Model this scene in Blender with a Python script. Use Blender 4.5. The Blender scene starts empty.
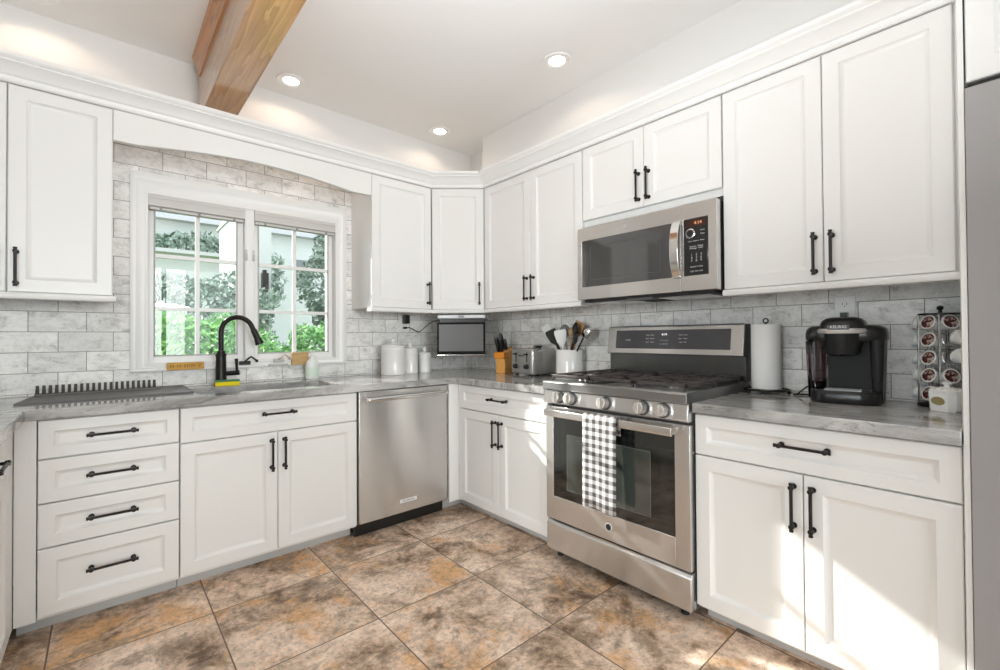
import bpy, bmesh, math, random
from mathutils import Vector, Matrix, Euler
from math import sin, cos, pi, radians, sqrt
random.seed(7)
SC = bpy.context.scene
COL = SC.collection
F = 0.055            # finished floor height in the survey frame
CT = 0.914           # counter top height
CEIL = 2.71

# ------------------------------------------------------------------ camera
f_px, yaw, pitch, roll = 450.30, -0.7221, 0.0109, -0.0066
fw = Vector((-sin(yaw)*cos(pitch), cos(yaw)*cos(pitch), sin(pitch)))
rt = Vector((cos(yaw), sin(yaw), 0)); up = rt.cross(fw)
r2 = rt*cos(roll)+up*sin(roll); u2 = up*cos(roll)-rt*sin(roll)
cam_data = bpy.data.cameras.new('camera'); cam = bpy.data.objects.new('camera', cam_data); COL.objects.link(cam)
M = Matrix((r2, u2, -fw)).transposed().to_4x4(); M.translation = Vector((-2.3407, -3.0184, 1.1703))
cam.matrix_world = M
cam_data.sensor_width = 36; cam_data.lens = 36*f_px/1000; cam_data.shift_y = -0.00272; cam_data.clip_start = 0.02
SC.camera = cam

# ------------------------------------------------------------------ world, sun, added fill lamps, exposure
SC.view_settings.view_transform = 'Standard'; SC.view_settings.look = 'None'
SC.view_settings.gamma = 1; SC.view_settings.use_curve_mapping = False
SC.view_settings.exposure = 0.47
SC.cycles.use_denoising = True
SC.cycles.max_bounces = 10; SC.cycles.diffuse_bounces = 6; SC.cycles.glossy_bounces = 5; SC.cycles.transparent_max_bounces = 12
SC.cycles.sample_clamp_indirect = 6; SC.cycles.caustics_reflective = False; SC.cycles.caustics_refractive = False
W = bpy.data.worlds.new('sky'); SC.world = W; W.use_nodes = True
bg = W.node_tree.nodes['Background']; bg.inputs[0].default_value = (0.86, 0.93, 1.0, 1); bg.inputs[1].default_value = 2.2
def lamp(name, kind, loc, direction, energy, color=(1, 1, 1), **kw):
    d = bpy.data.lights.new(name, kind); d.energy = energy; d.color = color
    for k, v in kw.items(): setattr(d, k, v)
    o = bpy.data.objects.new(name, d); COL.objects.link(o); o.location = loc
    o.rotation_euler = Vector(direction).to_track_quat('-Z', 'Y').to_euler(); return o
SUN_DIR = (0.45, -1.0, -0.53)
lamp('sun', 'SUN', (-4, 6, 6), SUN_DIR, 6.5, (1, 0.965, 0.9), angle=radians(0.7))
FILL_TINT = (0.98, 0.99, 1.0)
lamp('fill_patio_door', 'AREA', (-15.0, -6.9, 2.6), (1, 0.40, -0.05), 1000, FILL_TINT, shape='RECTANGLE', size=6.0, size_y=4.2)  # added area lamp far outside, fill light aimed at the range wall
lamp('ceiling_bounce_fill', 'AREA', (-1.85, -2.4, 1.5), (0.08, 0.2, 1), 21, (0.97, 0.985, 1.0), shape='DISK', size=0.35)  # added unseen lamp, bounces fill light off the ceiling
lamp('fill_rear_window', 'AREA', (-3.2, -15.5, 2.6), (0.1, 1, -0.05), 620, FILL_TINT, shape='RECTANGLE', size=6.0, size_y=4.2)  # added area lamp far outside, fill light for the sink wall

# ------------------------------------------------------------------ materials
def mat(name, color=(0.8, 0.8, 0.8), rough=0.5, metal=0.0, **kw):
    m = bpy.data.materials.new(name); m.use_nodes = True
    b = m.node_tree.nodes['Principled BSDF']
    b.inputs['Base Color'].default_value = (*color, 1); b.inputs['Roughness'].default_value = rough; b.inputs['Metallic'].default_value = metal
    for k, v in kw.items():
        if k in b.inputs: b.inputs[k].default_value = v
    return m
class NT:
    def __init__(s, m): s.m = m; s.t = m.node_tree; s.b = s.t.nodes['Principled BSDF']
    def n(s, typ, **kw):
        nd = s.t.nodes.new(typ)
        for k, v in kw.items():
            if k.startswith('i_'):
                key = k[2:].replace('_', ' ')
                nd.inputs[int(key) if key.isdigit() else key].default_value = v
            else: setattr(nd, k, v)
        return nd
    def l(s, a, b): s.t.links.new(a, b)
    def ramp(s, src, stops):
        r = s.t.nodes.new('ShaderNodeValToRGB'); e = r.color_ramp.elements
        while len(e) < len(stops): e.new(0.5)
        for i, (p, c) in enumerate(stops): e[i].position = p; e[i].color = (*c, 1)
        s.l(src, r.inputs[0]); return r.outputs[0]
    def mix(s, fac, a, b, typ='MIX'):
        nd = s.t.nodes.new('ShaderNodeMix'); nd.data_type = 'RGBA'; nd.blend_type = typ
        for sock, v in ((nd.inputs[0], fac), (nd.inputs[6], a), (nd.inputs[7], b)):
            if hasattr(v, 'links'): s.l(v, sock)
            elif isinstance(v, (int, float)): sock.default_value = v
            else: sock.default_value = (*v, 1)
        return nd.outputs[2]
    def obj(s, order=None, off=(0, 0, 0), scale=(1, 1, 1)):
        c = s.n('ShaderNodeTexCoord').outputs['Object']
        if order:
            sp = s.n('ShaderNodeSeparateXYZ'); s.l(c, sp.inputs[0]); cb = s.n('ShaderNodeCombineXYZ')
            for i, ax in enumerate(order):
                if ax != '0': s.l(sp.outputs['XYZ'.index(ax)], cb.inputs[i])
            c = cb.outputs[0]
        mp = s.n('ShaderNodeMapping'); mp.inputs['Location'].default_value = off; mp.inputs['Scale'].default_value = scale
        s.l(c, mp.inputs[0]); return mp.outputs[0]
    def bump(s, h, strength=0.2, dist=0.01):
        b = s.n('ShaderNodeBump'); b.inputs['Strength'].default_value = strength; b.inputs['Distance'].default_value = dist
        s.l(h, b.inputs['Height']); s.l(b.outputs[0], s.b.inputs['Normal'])
    def noise(s, vec, scale, detail=4, rough=0.55, dist=0.0):
        n = s.n('ShaderNodeTexNoise'); s.l(vec, n.inputs['Vector']); n.inputs['Scale'].default_value = scale
        n.inputs['Detail'].default_value = detail; n.inputs['Roughness'].default_value = rough; n.inputs['Distortion'].default_value = dist
        return n

def m_paint(name, col, rough=0.6, bump=0.02):
    m = mat(name, col, rough); t = NT(m); v = t.obj()
    n = t.noise(v, 180, 3); t.bump(n.outputs[0], bump, 0.004); return m
WHITE = m_paint('cabinet_white', (0.80, 0.80, 0.785), 0.33, 0.01)
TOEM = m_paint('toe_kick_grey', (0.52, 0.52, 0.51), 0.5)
TRIMW = m_paint('trim_white', (0.84, 0.84, 0.83), 0.35, 0.01)
WALLP = m_paint('wall_paint', (0.78, 0.778, 0.765), 0.75)
CEILP = m_paint('ceiling_paint', (0.83, 0.83, 0.82), 0.8)

def m_backsplash(name, order):
    m = mat(name, (0.5, 0.5, 0.48), 0.5); t = NT(m)
    v = t.obj(order, off=(0.003, -0.92+0.0965*10, 0))
    br = t.n('ShaderNodeTexBrick', offset=0.5, offset_frequency=2, squash=1.0)
    t.l(v, br.inputs['Vector'])
    for k, val in (('Scale', 1.0), ('Mortar Size', 0.0016), ('Mortar Smooth', 0.3), ('Bias', 0.0), ('Brick Width', 0.2), ('Row Height', 0.0965)):
        br.inputs[k].default_value = val
    br.inputs['Color1'].default_value = (0, 0, 0, 1); br.inputs['Color2'].default_value = (1, 1, 1, 1); br.inputs['Mortar'].default_value = (0.5, 0.5, 0.5, 1)
    ob = t.obj(order)
    per = t.n('ShaderNodeVectorMath', operation='ADD'); t.l(ob, per.inputs[0])
    sc = t.n('ShaderNodeVectorMath', operation='SCALE'); t.l(br.outputs['Color'], sc.inputs[0]); sc.inputs['Scale'].default_value = 7.3
    t.l(sc.outputs[0], per.inputs[1])
    mp = t.n('ShaderNodeMapping'); mp.inputs['Scale'].default_value = (1.0, 1.5, 1.0); t.l(per.outputs[0], mp.inputs[0])
    n1 = t.noise(mp.outputs[0], 14, 10, 0.78, 0.3); n2 = t.noise(mp.outputs[0], 60, 9, 0.85, 0.6)
    base = t.ramp(n1.outputs[0], [(0.36, (0.52, 0.515, 0.495)), (0.45, (0.77, 0.765, 0.745)), (0.56, (0.90, 0.895, 0.88))])
    spots = t.ramp(n2.outputs[0], [(0.36, (0.35, 0.34, 0.32)), (0.45, (1, 1, 1))])
    c = t.mix(0.55, base, spots, 'MULTIPLY')
    tone = t.ramp(br.outputs['Color'], [(0.0, (0.88, 0.88, 0.88)), (1.0, (1.10, 1.09, 1.08))])
    c = t.mix(1.0, c, tone, 'MULTIPLY')
    c = t.mix(br.outputs['Fac'], c, (0.22, 0.21, 0.20))
    t.l(c, t.b.inputs['Base Color'])
    inv = t.n('ShaderNodeMath', operation='SUBTRACT'); inv.inputs[0].default_value = 1; t.l(br.outputs['Fac'], inv.inputs[1])
    ad = t.n('ShaderNodeMath', operation='MULTIPLY_ADD'); t.l(n2.outputs[0], ad.inputs[0]); ad.inputs[1].default_value = 0.25; t.l(inv.outputs[0], ad.inputs[2])
    t.bump(ad.outputs[0], 0.35, 0.003); return m
BRICKX = m_backsplash('backsplash_tile_x', 'XZ0'); BRICKY = m_backsplash('backsplash_tile_y', 'YZ0')

def m_floor():
    m = mat('slate_floor_tile', (0.4, 0.3, 0.2), 0.38); t = NT(m); S = 0.4863
    v = t.obj('XY0', off=(1.516+S*20, 0.857+S*20, 0))
    br = t.n('ShaderNodeTexBrick', offset=0.0, offset_frequency=2); t.l(v, br.inputs['Vector'])
    for k, val in (('Scale', 1.0), ('Mortar Size', 0.0028), ('Mortar Smooth', 0.2), ('Bias', 0.0), ('Brick Width', S), ('Row Height', S)):
        br.inputs[k].default_value = val
    br.inputs['Color1'].default_value = (0, 0, 0, 1); br.inputs['Color2'].default_value = (1, 1, 1, 1); br.inputs['Mortar'].default_value = (0.5, 0.5, 0.5, 1)
    sc = t.n('ShaderNodeVectorMath', operation='SCALE'); t.l(br.outputs['Color'], sc.inputs[0]); sc.inputs['Scale'].default_value = 23.7
    per = t.n('ShaderNodeVectorMath', operation='ADD'); t.l(t.obj('XY0'), per.inputs[0]); t.l(sc.outputs[0], per.inputs[1])
    p = per.outputs[0]
    n1 = t.noise(p, 4.2, 12, 0.74, 0.35); n2 = t.noise(p, 6.5, 10, 0.72, 0.4); n3 = t.noise(p, 45, 8, 0.8, 0.3); n4 = t.noise(p, 3.1, 12, 0.72, 0.3)
    c = t.ramp(n1.outputs[0], [(0.37, (0.16, 0.095, 0.055)), (0.44, (0.46, 0.325, 0.225)), (0.50, (0.72, 0.55, 0.425)), (0.60, (0.92, 0.74, 0.60))])
    og = t.ramp(n4.outputs[0], [(0.515, (0, 0, 0)), (0.60, (0.85, 0.85, 0.85))])
    c = t.mix(og, c, t.mix(n2.outputs[0], (0.48, 0.22, 0.08), (1.0, 0.64, 0.31)))
    gr = t.ramp(n2.outputs[0], [(0.545, (0, 0, 0)), (0.61, (0.75, 0.75, 0.75))])
    c = t.mix(gr, c, (0.33, 0.24, 0.17))
    fine = t.ramp(n3.outputs[0], [(0.34, (0.45, 0.40, 0.36)), (0.48, (1, 1, 1)), (0.66, (1.35, 1.32, 1.3))])
    c = t.mix(0.85, c, fine, 'MULTIPLY')
    c = t.mix(br.outputs['Fac'], c, (0.16, 0.11, 0.075))
    t.l(c, t.b.inputs['Base Color'])
    rr = t.n('ShaderNodeMapRange'); t.l(n3.outputs[0], rr.inputs[0]); rr.inputs[3].default_value = 0.30; rr.inputs[4].default_value = 0.55
    t.l(rr.outputs[0], t.b.inputs['Roughness'])
    inv = t.n('ShaderNodeMath', operation='SUBTRACT'); inv.inputs[0].default_value = 1; t.l(br.outputs['Fac'], inv.inputs[1])
    ad = t.n('ShaderNodeMath', operation='MULTIPLY_ADD'); t.l(n1.outputs[0], ad.inputs[0]); ad.inputs[1].default_value = 0.7; t.l(inv.outputs[0], ad.inputs[2])
    t.bump(ad.outputs[0], 0.3, 0.004); return m
FLOORM = m_floor()

def m_counter(name, sc):
    m = mat(name, (0.4, 0.4, 0.39), 0.08); t = NT(m)
    v = t.obj(scale=sc); n0 = t.noise(v, 1.6, 5, 0.55, 0.0)
    off = t.n('ShaderNodeVectorMath', operation='SCALE'); t.l(n0.outputs['Color'], off.inputs[0]); off.inputs['Scale'].default_value = 0.6
    ad = t.n('ShaderNodeVectorMath', operation='ADD'); t.l(v, ad.inputs[0]); t.l(off.outputs[0], ad.inputs[1])
    n1 = t.noise(ad.outputs[0], 3.5, 9, 0.66, 0.5); n2 = t.noise(ad.outputs[0], 11, 10, 0.72, 0.8)
    c = t.ramp(n1.outputs[0], [(0.36, (0.22, 0.218, 0.21)), (0.46, (0.35, 0.348, 0.34)), (0.55, (0.44, 0.438, 0.43)), (0.66, (0.58, 0.578, 0.57))])
    vein = t.ramp(n2.outputs[0], [(0.38, (0.45, 0.445, 0.43)), (0.45, (1, 1, 1)), (0.62, (1, 1, 1)), (0.72, (1.2, 1.2, 1.18))])
    c = t.mix(0.7, c, vein, 'MULTIPLY'); t.l(c, t.b.inputs['Base Color']); return m
STONE = m_counter('grey_quartzite', (0.8, 4.0, 2.2)); STONEY = m_counter('grey_quartzite_lengthwise', (4.0, 0.8, 2.2))

def m_steel(name, col=(0.70, 0.69, 0.675), rough=0.24, axis='Z', strength=0.05):
    m = mat(name, col, rough, 0.88); t = NT(m)
    sc = {'Z': (2, 2, 420), 'X': (420, 420, 2)}[axis]
    n = t.noise(t.obj(scale=sc), 1.0, 3, 0.6); t.bump(n.outputs[0], strength, 0.0012)
    tg = t.n('ShaderNodeTangent', direction_type='RADIAL', axis='Z'); t.l(tg.outputs[0], t.b.inputs['Tangent'])
    t.b.inputs['Anisotropic'].default_value = 0.92; t.b.inputs['Anisotropic Rotation'].default_value = 0.25
    n2 = t.noise(t.obj(scale=(1, 1, 1)), 3.0, 2); rr = t.n('ShaderNodeMapRange'); t.l(n2.outputs[0], rr.inputs[0])
    rr.inputs[3].default_value = rough*0.85; rr.inputs[4].default_value = rough*1.2; t.l(rr.outputs[0], t.b.inputs['Roughness']); return m
STEEL = m_steel('brushed_steel'); STEELD = m_steel('dark_steel', (0.34, 0.34, 0.335), 0.3)
FRIDGEM = mat('fridge_grey', (0.36, 0.35, 0.35), 0.55, 0.0, **{'Specular IOR Level': 0.12})
CHROME = mat('polished_chrome', (0.72, 0.71, 0.70), 0.12, 1.0)
BLACKM = mat('black_bronze_metal', (0.022, 0.02, 0.019), 0.38, 0.6)
BLACKP = mat('black_plastic', (0.012, 0.012, 0.012), 0.28)
BLACKR = mat('black_rubber', (0.02, 0.02, 0.02), 0.6)
GLOSSB = mat('glossy_black_glass', (0.016, 0.016, 0.017), 0.05)
IRON = mat('cast_iron', (0.055, 0.045, 0.045), 0.5)
NT(IRON).bump(NT(IRON).noise(NT(IRON).obj(), 300, 2).outputs[0], 0.2, 0.001)
CERAM = mat('white_ceramic', (0.83, 0.82, 0.80), 0.15)
PLASTW = mat('white_plastic', (0.85, 0.85, 0.83), 0.35)
DARKGAP = mat('dark_recess', (0.015, 0.015, 0.015), 0.8)
SIDEG = mat('appliance_grey', (0.10, 0.10, 0.105), 0.45, 0.3)
MATG = mat('grey_silicone', (0.135, 0.132, 0.128), 0.55)
PRONG = mat('dark_silicone', (0.05, 0.05, 0.048), 0.6)
SINKM = mat('granite_sink', (0.24, 0.235, 0.225), 0.4)
def m_wood(name, c1, c2, order='YXZ', rough=0.35, sc=1.0, coat=0.0):
    m = mat(name, c1, rough); t = NT(m); v = t.obj(order, scale=(0.55*sc, 6*sc, 6*sc))
    n = t.noise(v, 1.6, 3, 0.5, 0.0)
    off = t.n('ShaderNodeVectorMath', operation='SCALE'); t.l(n.outputs['Color'], off.inputs[0]); off.inputs['Scale'].default_value = 2.2
    ad = t.n('ShaderNodeVectorMath', operation='ADD'); t.l(v, ad.inputs[0]); t.l(off.outputs[0], ad.inputs[1])
    w = t.n('ShaderNodeTexWave', wave_type='BANDS', bands_direction='Y', wave_profile='SAW'); t.l(ad.outputs[0], w.inputs['Vector'])
    for k, x in (('Scale', 1.1), ('Distortion', 2.5), ('Detail', 3.0), ('Detail Scale', 1.2)): w.inputs[k].default_value = x
    g = t.noise(t.obj(order, scale=(3*sc, 160*sc, 160*sc)), 1.0, 4)
    c = t.mix(t.ramp(w.outputs[0], [(0.0, (0, 0, 0)), (1.0, (1, 1, 1))]), c1, c2)
    c = t.mix(0.4, c, t.ramp(g.outputs[0], [(0.35, (0.6, 0.55, 0.5)), (0.55, (1, 1, 1))]), 'MULTIPLY')
    t.l(c, t.b.inputs['Base Color']); t.b.inputs['Coat Weight'].default_value = coat; t.b.inputs['Coat Roughness'].default_value = 0.15; return m
BEAMW = m_wood('oak_beam', (0.56, 0.32, 0.14), (0.40, 0.205, 0.08), coat=1.0)
BEAMT = m_wood('orange_oak_trim', (0.58, 0.25, 0.07), (0.42, 0.16, 0.04), coat=0.5)
BAMBOO = m_wood('bamboo', (0.92, 0.48, 0.13), (0.84, 0.42, 0.10), 'ZXY', 0.4, 2.0)
BLOCKW = m_wood('pale_wood', (0.60, 0.40, 0.17), (0.50, 0.32, 0.13), 'XYZ', 0.5, 2.0)
SPOONW = m_wood('spoon_wood', (0.58, 0.36, 0.17), (0.48, 0.28, 0.12), 'ZXY', 0.5, 2.0)
def m_glass(name, tint=(1, 1, 1), gloss=0.06, rough=0.0):
    m = bpy.data.materials.new(name); m.use_nodes = True; t = m.node_tree; t.nodes.remove(t.nodes['Principled BSDF'])
    tr = t.nodes.new('ShaderNodeBsdfTransparent'); tr.inputs[0].default_value = (*tint, 1)
    gl = t.nodes.new('ShaderNodeBsdfGlossy'); gl.inputs['Roughness'].default_value = rough
    fr = t.nodes.new('ShaderNodeFresnel'); fr.inputs[0].default_value = 1.45
    mx = t.nodes.new('ShaderNodeMixShader'); t.links.new(fr.outputs[0], mx.inputs[0]); t.links.new(tr.outputs[0], mx.inputs[1]); t.links.new(gl.outputs[0], mx.inputs[2])
    t.links.new(mx.outputs[0], t.nodes['Material Output'].inputs[0]); return m
GLASS = m_glass('window_glass', (0.97, 0.985, 0.98))
SMOKE = m_glass('smoked_plastic', (0.42, 0.36, 0.37), rough=0.05)
CLEARP = m_glass('clear_plastic', (0.80, 0.90, 0.84), rough=0.05)
OVENG = mat('oven_glass', (0.012, 0.014, 0.013), 0.04); OVENG.node_tree.nodes['Principled BSDF'].inputs['IOR'].default_value = 1.75
OVENI = mat('oven_inner_glass', (0.05, 0.058, 0.052), 0.05); OVENI.node_tree.nodes['Principled BSDF'].inputs['IOR'].default_value = 1.9  # paler greenish base colour stands in for a reflection on the inner window
MICG = mat('microwave_glass', (0.03, 0.03, 0.031), 0.05); MICG.node_tree.nodes['Principled BSDF'].inputs['IOR'].default_value = 2.1
SCREEN = mat('screen_glass', (0.17, 0.17, 0.172), 0.25, 0.0, **{'Specular IOR Level': 0.2})
def m_emit(name, col, s):
    m = bpy.data.materials.new(name); m.use_nodes = True; t = m.node_tree; t.nodes.remove(t.nodes['Principled BSDF'])
    e = t.nodes.new('ShaderNodeEmission'); e.inputs[0].default_value = (*col, 1); e.inputs[1].default_value = s
    t.links.new(e.outputs[0], t.nodes['Material Output'].inputs[0]); return m
BULB = m_emit('lit_bulb', (1, 0.95, 0.86), 9.0); DIGIT = m_emit('display_digits', (1, 0.95, 0.9), 1.1); DIGITR = m_emit('amber_digits', (1, 0.45, 0.2), 0.9)
PRINT = mat('panel_print', (0.62, 0.62, 0.62), 0.5); PRINTD = mat('dark_print', (0.05, 0.05, 0.05), 0.5)
def m_leaf(name, c1, c2):
    m = mat(name, c1, 0.55); t = NT(m); n = t.noise(t.obj(), 14, 3)
    t.l(t.ramp(n.outputs[0], [(0.35, c1), (0.65, c2)]), t.b.inputs['Base Color']); return m
LEAF = m_leaf('leaf_green', (0.035, 0.15, 0.035), (0.22, 0.44, 0.12)); LEAFD = m_leaf('leaf_dark', (0.05, 0.10, 0.065), (0.22, 0.29, 0.22))

# ------------------------------------------------------------------ mesh builder
class MB:
    def __init__(s): s.v = []; s.f = []; s.m = []
    def add(s, vs, fs, m=0):
        o = len(s.v); s.v += [tuple(x) for x in vs]; s.f += [tuple(i+o for i in q) for q in fs]; s.m += [m]*len(fs); return s
    def xf(s, mat4, start=0):
        for i in range(start, len(s.v)): s.v[i] = tuple(mat4 @ Vector(s.v[i]))
        return s
    def box(s, x0, x1, y0, y1, z0, z1, m=0):
        v = [(x, y, z) for x in (x0, x1) for y in (y0, y1) for z in (z0, z1)]
        return s.add(v, [(0, 1, 3, 2), (4, 6, 7, 5), (0, 4, 5, 1), (2, 3, 7, 6), (0, 2, 6, 4), (1, 5, 7, 3)], m)
    def prism(s, poly, axis, a, b, m=0):
        n = len(poly)
        def P(p, t): return {'x': (t, p[0], p[1]), 'y': (p[0], t, p[1]), 'z': (p[0], p[1], t)}[axis]
        v = [P(p, a) for p in poly]+[P(p, b) for p in poly]
        return s.add(v, [tuple(range(n))[::-1], tuple(range(n, 2*n))]+[(i, (i+1) % n, n+(i+1) % n, n+i) for i in range(n)], m)
    def lathe(s, prof, c=(0, 0, 0), seg=28, m=0, axis='z', a0=0, a1=2*pi, sx=1, sy=1):
        full = abs(a1-a0-2*pi) < 1e-6; k = seg if full else seg+1; v = []; fs = []
        for (r, h) in prof:
            for i in range(k):
                a = a0+(a1-a0)*i/seg; x, y = r*cos(a)*sx, r*sin(a)*sy
                v.append({'z': (c[0]+x, c[1]+y, c[2]+h), 'y': (c[0]+x, c[1]+h, c[2]+y), 'x': (c[0]+h, c[1]+x, c[2]+y)}[axis])
        for j in range(len(prof)-1):
            for i in range(seg):
                i2 = (i+1) % k; fs.append((j*k+i, j*k+i2, (j+1)*k+i2, (j+1)*k+i))
        if full:
            if prof[0][0] > 1e-6: fs.append(tuple(range(k))[::-1])
            if prof[-1][0] > 1e-6: fs.append(tuple(range((len(prof)-1)*k, len(prof)*k)))
        return s.add(v, fs, m)
    def tube(s, pts, r, seg=10, m=0, closed=False):
        pts = [Vector(p) for p in pts]; n = len(pts); rs = r if isinstance(r, (list, tuple)) else [r]*n; v = []; fs = []
        ref = None
        for i, p in enumerate(pts):
            if closed: d = pts[(i+1) % n]-pts[i-1]
            else: d = pts[min(i+1, n-1)]-pts[max(i-1, 0)]
            d.normalize()
            if ref is None:
                ref = d.orthogonal().normalized()
            ref = (ref-d*ref.dot(d)).normalized(); b = d.cross(ref)
            for k in range(seg):
                a = 2*pi*k/seg; v.append(p+(ref*cos(a)+b*sin(a))*rs[i])
        for i in range(n if closed else n-1):
            j = (i+1) % n
            for k in range(seg): fs.append((i*seg+k, i*seg+(k+1) % seg, j*seg+(k+1) % seg, j*seg+k))
        if not closed: fs += [tuple(range(seg))[::-1], tuple(range((n-1)*seg, n*seg))]
        return s.add(v, fs, m)
    def ball(s, c, r, seg=16, m=0, sz=1.0):
        n = seg//2; return s.lathe([(max(r*sin(pi*i/n), 1e-5 if 0 < i < n else 0), -r*sz*cos(pi*i/n)) for i in range(n+1)], c, seg, m)
    def rings(s, rings, m=0, cap0=True, cap1=True):
        n = len(rings[0]); v = [p for r in rings for p in r]; fs = []
        for j in range(len(rings)-1):
            for i in range(n): fs.append((j*n+i, j*n+(i+1) % n, (j+1)*n+(i+1) % n, (j+1)*n+i))
        if cap0: fs.append(tuple(range(n))[::-1])
        if cap1: fs.append(tuple(range((len(rings)-1)*n, len(rings)*n)))
        return s.add(v, fs, m)
    def panel(s, x0, x1, z0, z1, th=0.02, st=0.052, y=0.0, dep=0.0105):
        """shaker style front with moulded recess, face at y, looking towards -y"""
        def R(o, d): return [(x0+o, y+d, z0+o), (x1-o, y+d, z0+o), (x1-o, y+d, z1-o), (x0+o, y+d, z1-o)]
        return s.rings([R(0, th), R(0, 0.003), R(0.003, 0), R(st, 0), R(st+0.0015, 0.0025), R(st+0.015, dep), R(st+0.018, dep)])
    def mesh(s, name, mats, angle=35):
        me = bpy.data.meshes.new(name); me.from_pydata(s.v, [], s.f)
        for m in (mats if isinstance(mats, (list, tuple)) else [mats]): me.materials.append(m)
        me.polygons.foreach_set('material_index', s.m)
        b = bmesh.new(); b.from_mesh(me); bmesh.ops.recalc_face_normals(b, faces=b.faces); b.to_mesh(me); b.free()
        me.polygons.foreach_set('use_smooth', [True]*len(me.polygons)); me.set_sharp_from_angle(angle=radians(angle)); me.update(); return me
    def build(s, name, mats, parent=None, loc=None, rot=None, bevel=0.0, angle=35, seg=2):
        o = bpy.data.objects.new(name, s.mesh(name, mats, angle)); COL.objects.link(o)
        if parent: o.parent = parent
        if loc: o.location = loc
        if rot: o.rotation_euler = rot
        if bevel:
            md = o.modifiers.new('edge', 'BEVEL'); md.width = bevel; md.segments = seg; md.limit_method = 'ANGLE'; md.angle_limit = radians(40); md.harden_normals = False
        return o
def tag(o, label=None, cat=None, group=None, kind=None):
    for k, v in (('label', label), ('category', cat), ('group', group), ('kind', kind)):
        if v: o[k] = v
    return o
def thing(name, label, cat, loc=(0, 0, 0), rz=0.0, group=None):
    o = bpy.data.objects.new(name, None); o.empty_display_size = 0.05; COL.objects.link(o); o.location = loc; o.rotation_euler = (0, 0, rz)
    return tag(o, label, cat, group)
def dup_obj(o, parent=None, loc=None, rot=None):
    c = o.copy(); COL.objects.link(c)
    if parent: c.parent = parent
    if loc is not None: c.location = loc
    if rot is not None: c.rotation_euler = rot
    return c
def copy_tree(o, parent=None):
    c = o.copy(); COL.objects.link(c); c.parent = parent
    for ch in list(o.children): copy_tree(ch, c)
    return c
def text(name, body, size, m, parent, loc, rot, align='CENTER', depth=0.0002):
    cu = bpy.data.curves.new(name, 'FONT'); cu.body = body; cu.size = size; cu.align_x = align; cu.align_y = 'CENTER'; cu.extrude = depth
    cu.materials.append(m); tmp = bpy.data.objects.new('tmp_text', cu); COL.objects.link(tmp)
    bpy.context.view_layer.update(); me = bpy.data.meshes.new_from_object(tmp.evaluated_get(bpy.context.evaluated_depsgraph_get()))
    bpy.data.objects.remove(tmp); bpy.data.curves.remove(cu); me.name = name
    if not me.materials: me.materials.append(m)
    o = bpy.data.objects.new(name, me); COL.objects.link(o); o.parent = parent; o.location = loc; o.rotation_euler = rot; return o
FRONT = (pi/2, 0, 0)      # text that reads from the -y side
def structure(name, mb, m, label=None, bevel=0, parent=None):
    o = mb.build(name, m, parent, bevel=bevel); o['kind'] = 'structure'
    if label: o['label'] = label
    return o

# ------------------------------------------------------------------ room shell
structure('floor', MB().box(-5.7, 0.2, -6.1, 0.2, F-0.1, F), FLOORM, 'square slate look floor tiles in brown, grey and rust')
structure('ceiling', MB().box(-5.7, 0.2, -6.1, 0.2, CEIL, CEIL+0.1), CEILP, 'flat off white ceiling')
def wall_with_hole(axis, plane0, plane1, a0, a1, z0, z1, h):
    """box wall with one rectangular opening h=(a,b,zl,zh); axis = direction the wall runs"""
    mb = MB(); cells = [(a0, h[0], z0, z1), (h[1], a1, z0, z1), (h[0], h[1], z0, h[2]), (h[0], h[1], h[3], z1)]
    for (p, q, r, t) in cells:
        if q-p > 1e-4 and t-r > 1e-4:
            mb.box(p, q, plane0, plane1, r, t) if axis == 'x' else mb.box(plane0, plane1, p, q, r, t)
    return mb
WO = (-2.165, -1.175, 1.045, 1.945)          # kitchen window rough opening
structure('wall_back', wall_with_hole('x', 0.0, 0.16, -5.7, 0.2, F-0.05, CEIL, WO), WALLP, 'off white wall around the double window over the sink')
structure('wall_right', MB().box(0.0, 0.16, -6.1, 0.0, F-0.05, CEIL), WALLP, 'off white wall behind the range')
structure('wall_left', wall_with_hole('y', -5.7, -5.55, -6.1, 0.0, F-0.05, CEIL, (-3.8, -1.3, 0.1, 2.25)), WALLP, 'off white wall with an added patio door opening that lets light in')
structure('wall_front', wall_with_hole('x', -6.1, -5.95, -5.7, 0.2, F-0.05, CEIL, (-4.0, -0.4, 0.5, 2.4)), WALLP, 'off white wall with an added wide window opening that lets light in')
structure('wall_partition', MB().box(-3.32, -3.20, -1.75, 0.0, F-0.05, CEIL), WALLP, 'short off white wall at the left end of the kitchen')
structure('trim_soffit', MB().box(-0.145, 0.0, -5.9, -0.33, 2.335, CEIL), WALLP, 'off white soffit above the range wall cabinets')
structure('trim_backsplash', wall_with_hole('x', -0.010, 0.0, -3.20, 0.0, CT, 2.26, (-2.2, -1.14, 1.03, 2.01)), BRICKX, 'weathered grey brick tiles around the window')
structure('trim_backsplash.001', MB().box(-0.010, 0.0, -2.93, -0.010, CT-0.03, 1.42), BRICKY, 'weathered grey brick tiles behind the range')
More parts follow.
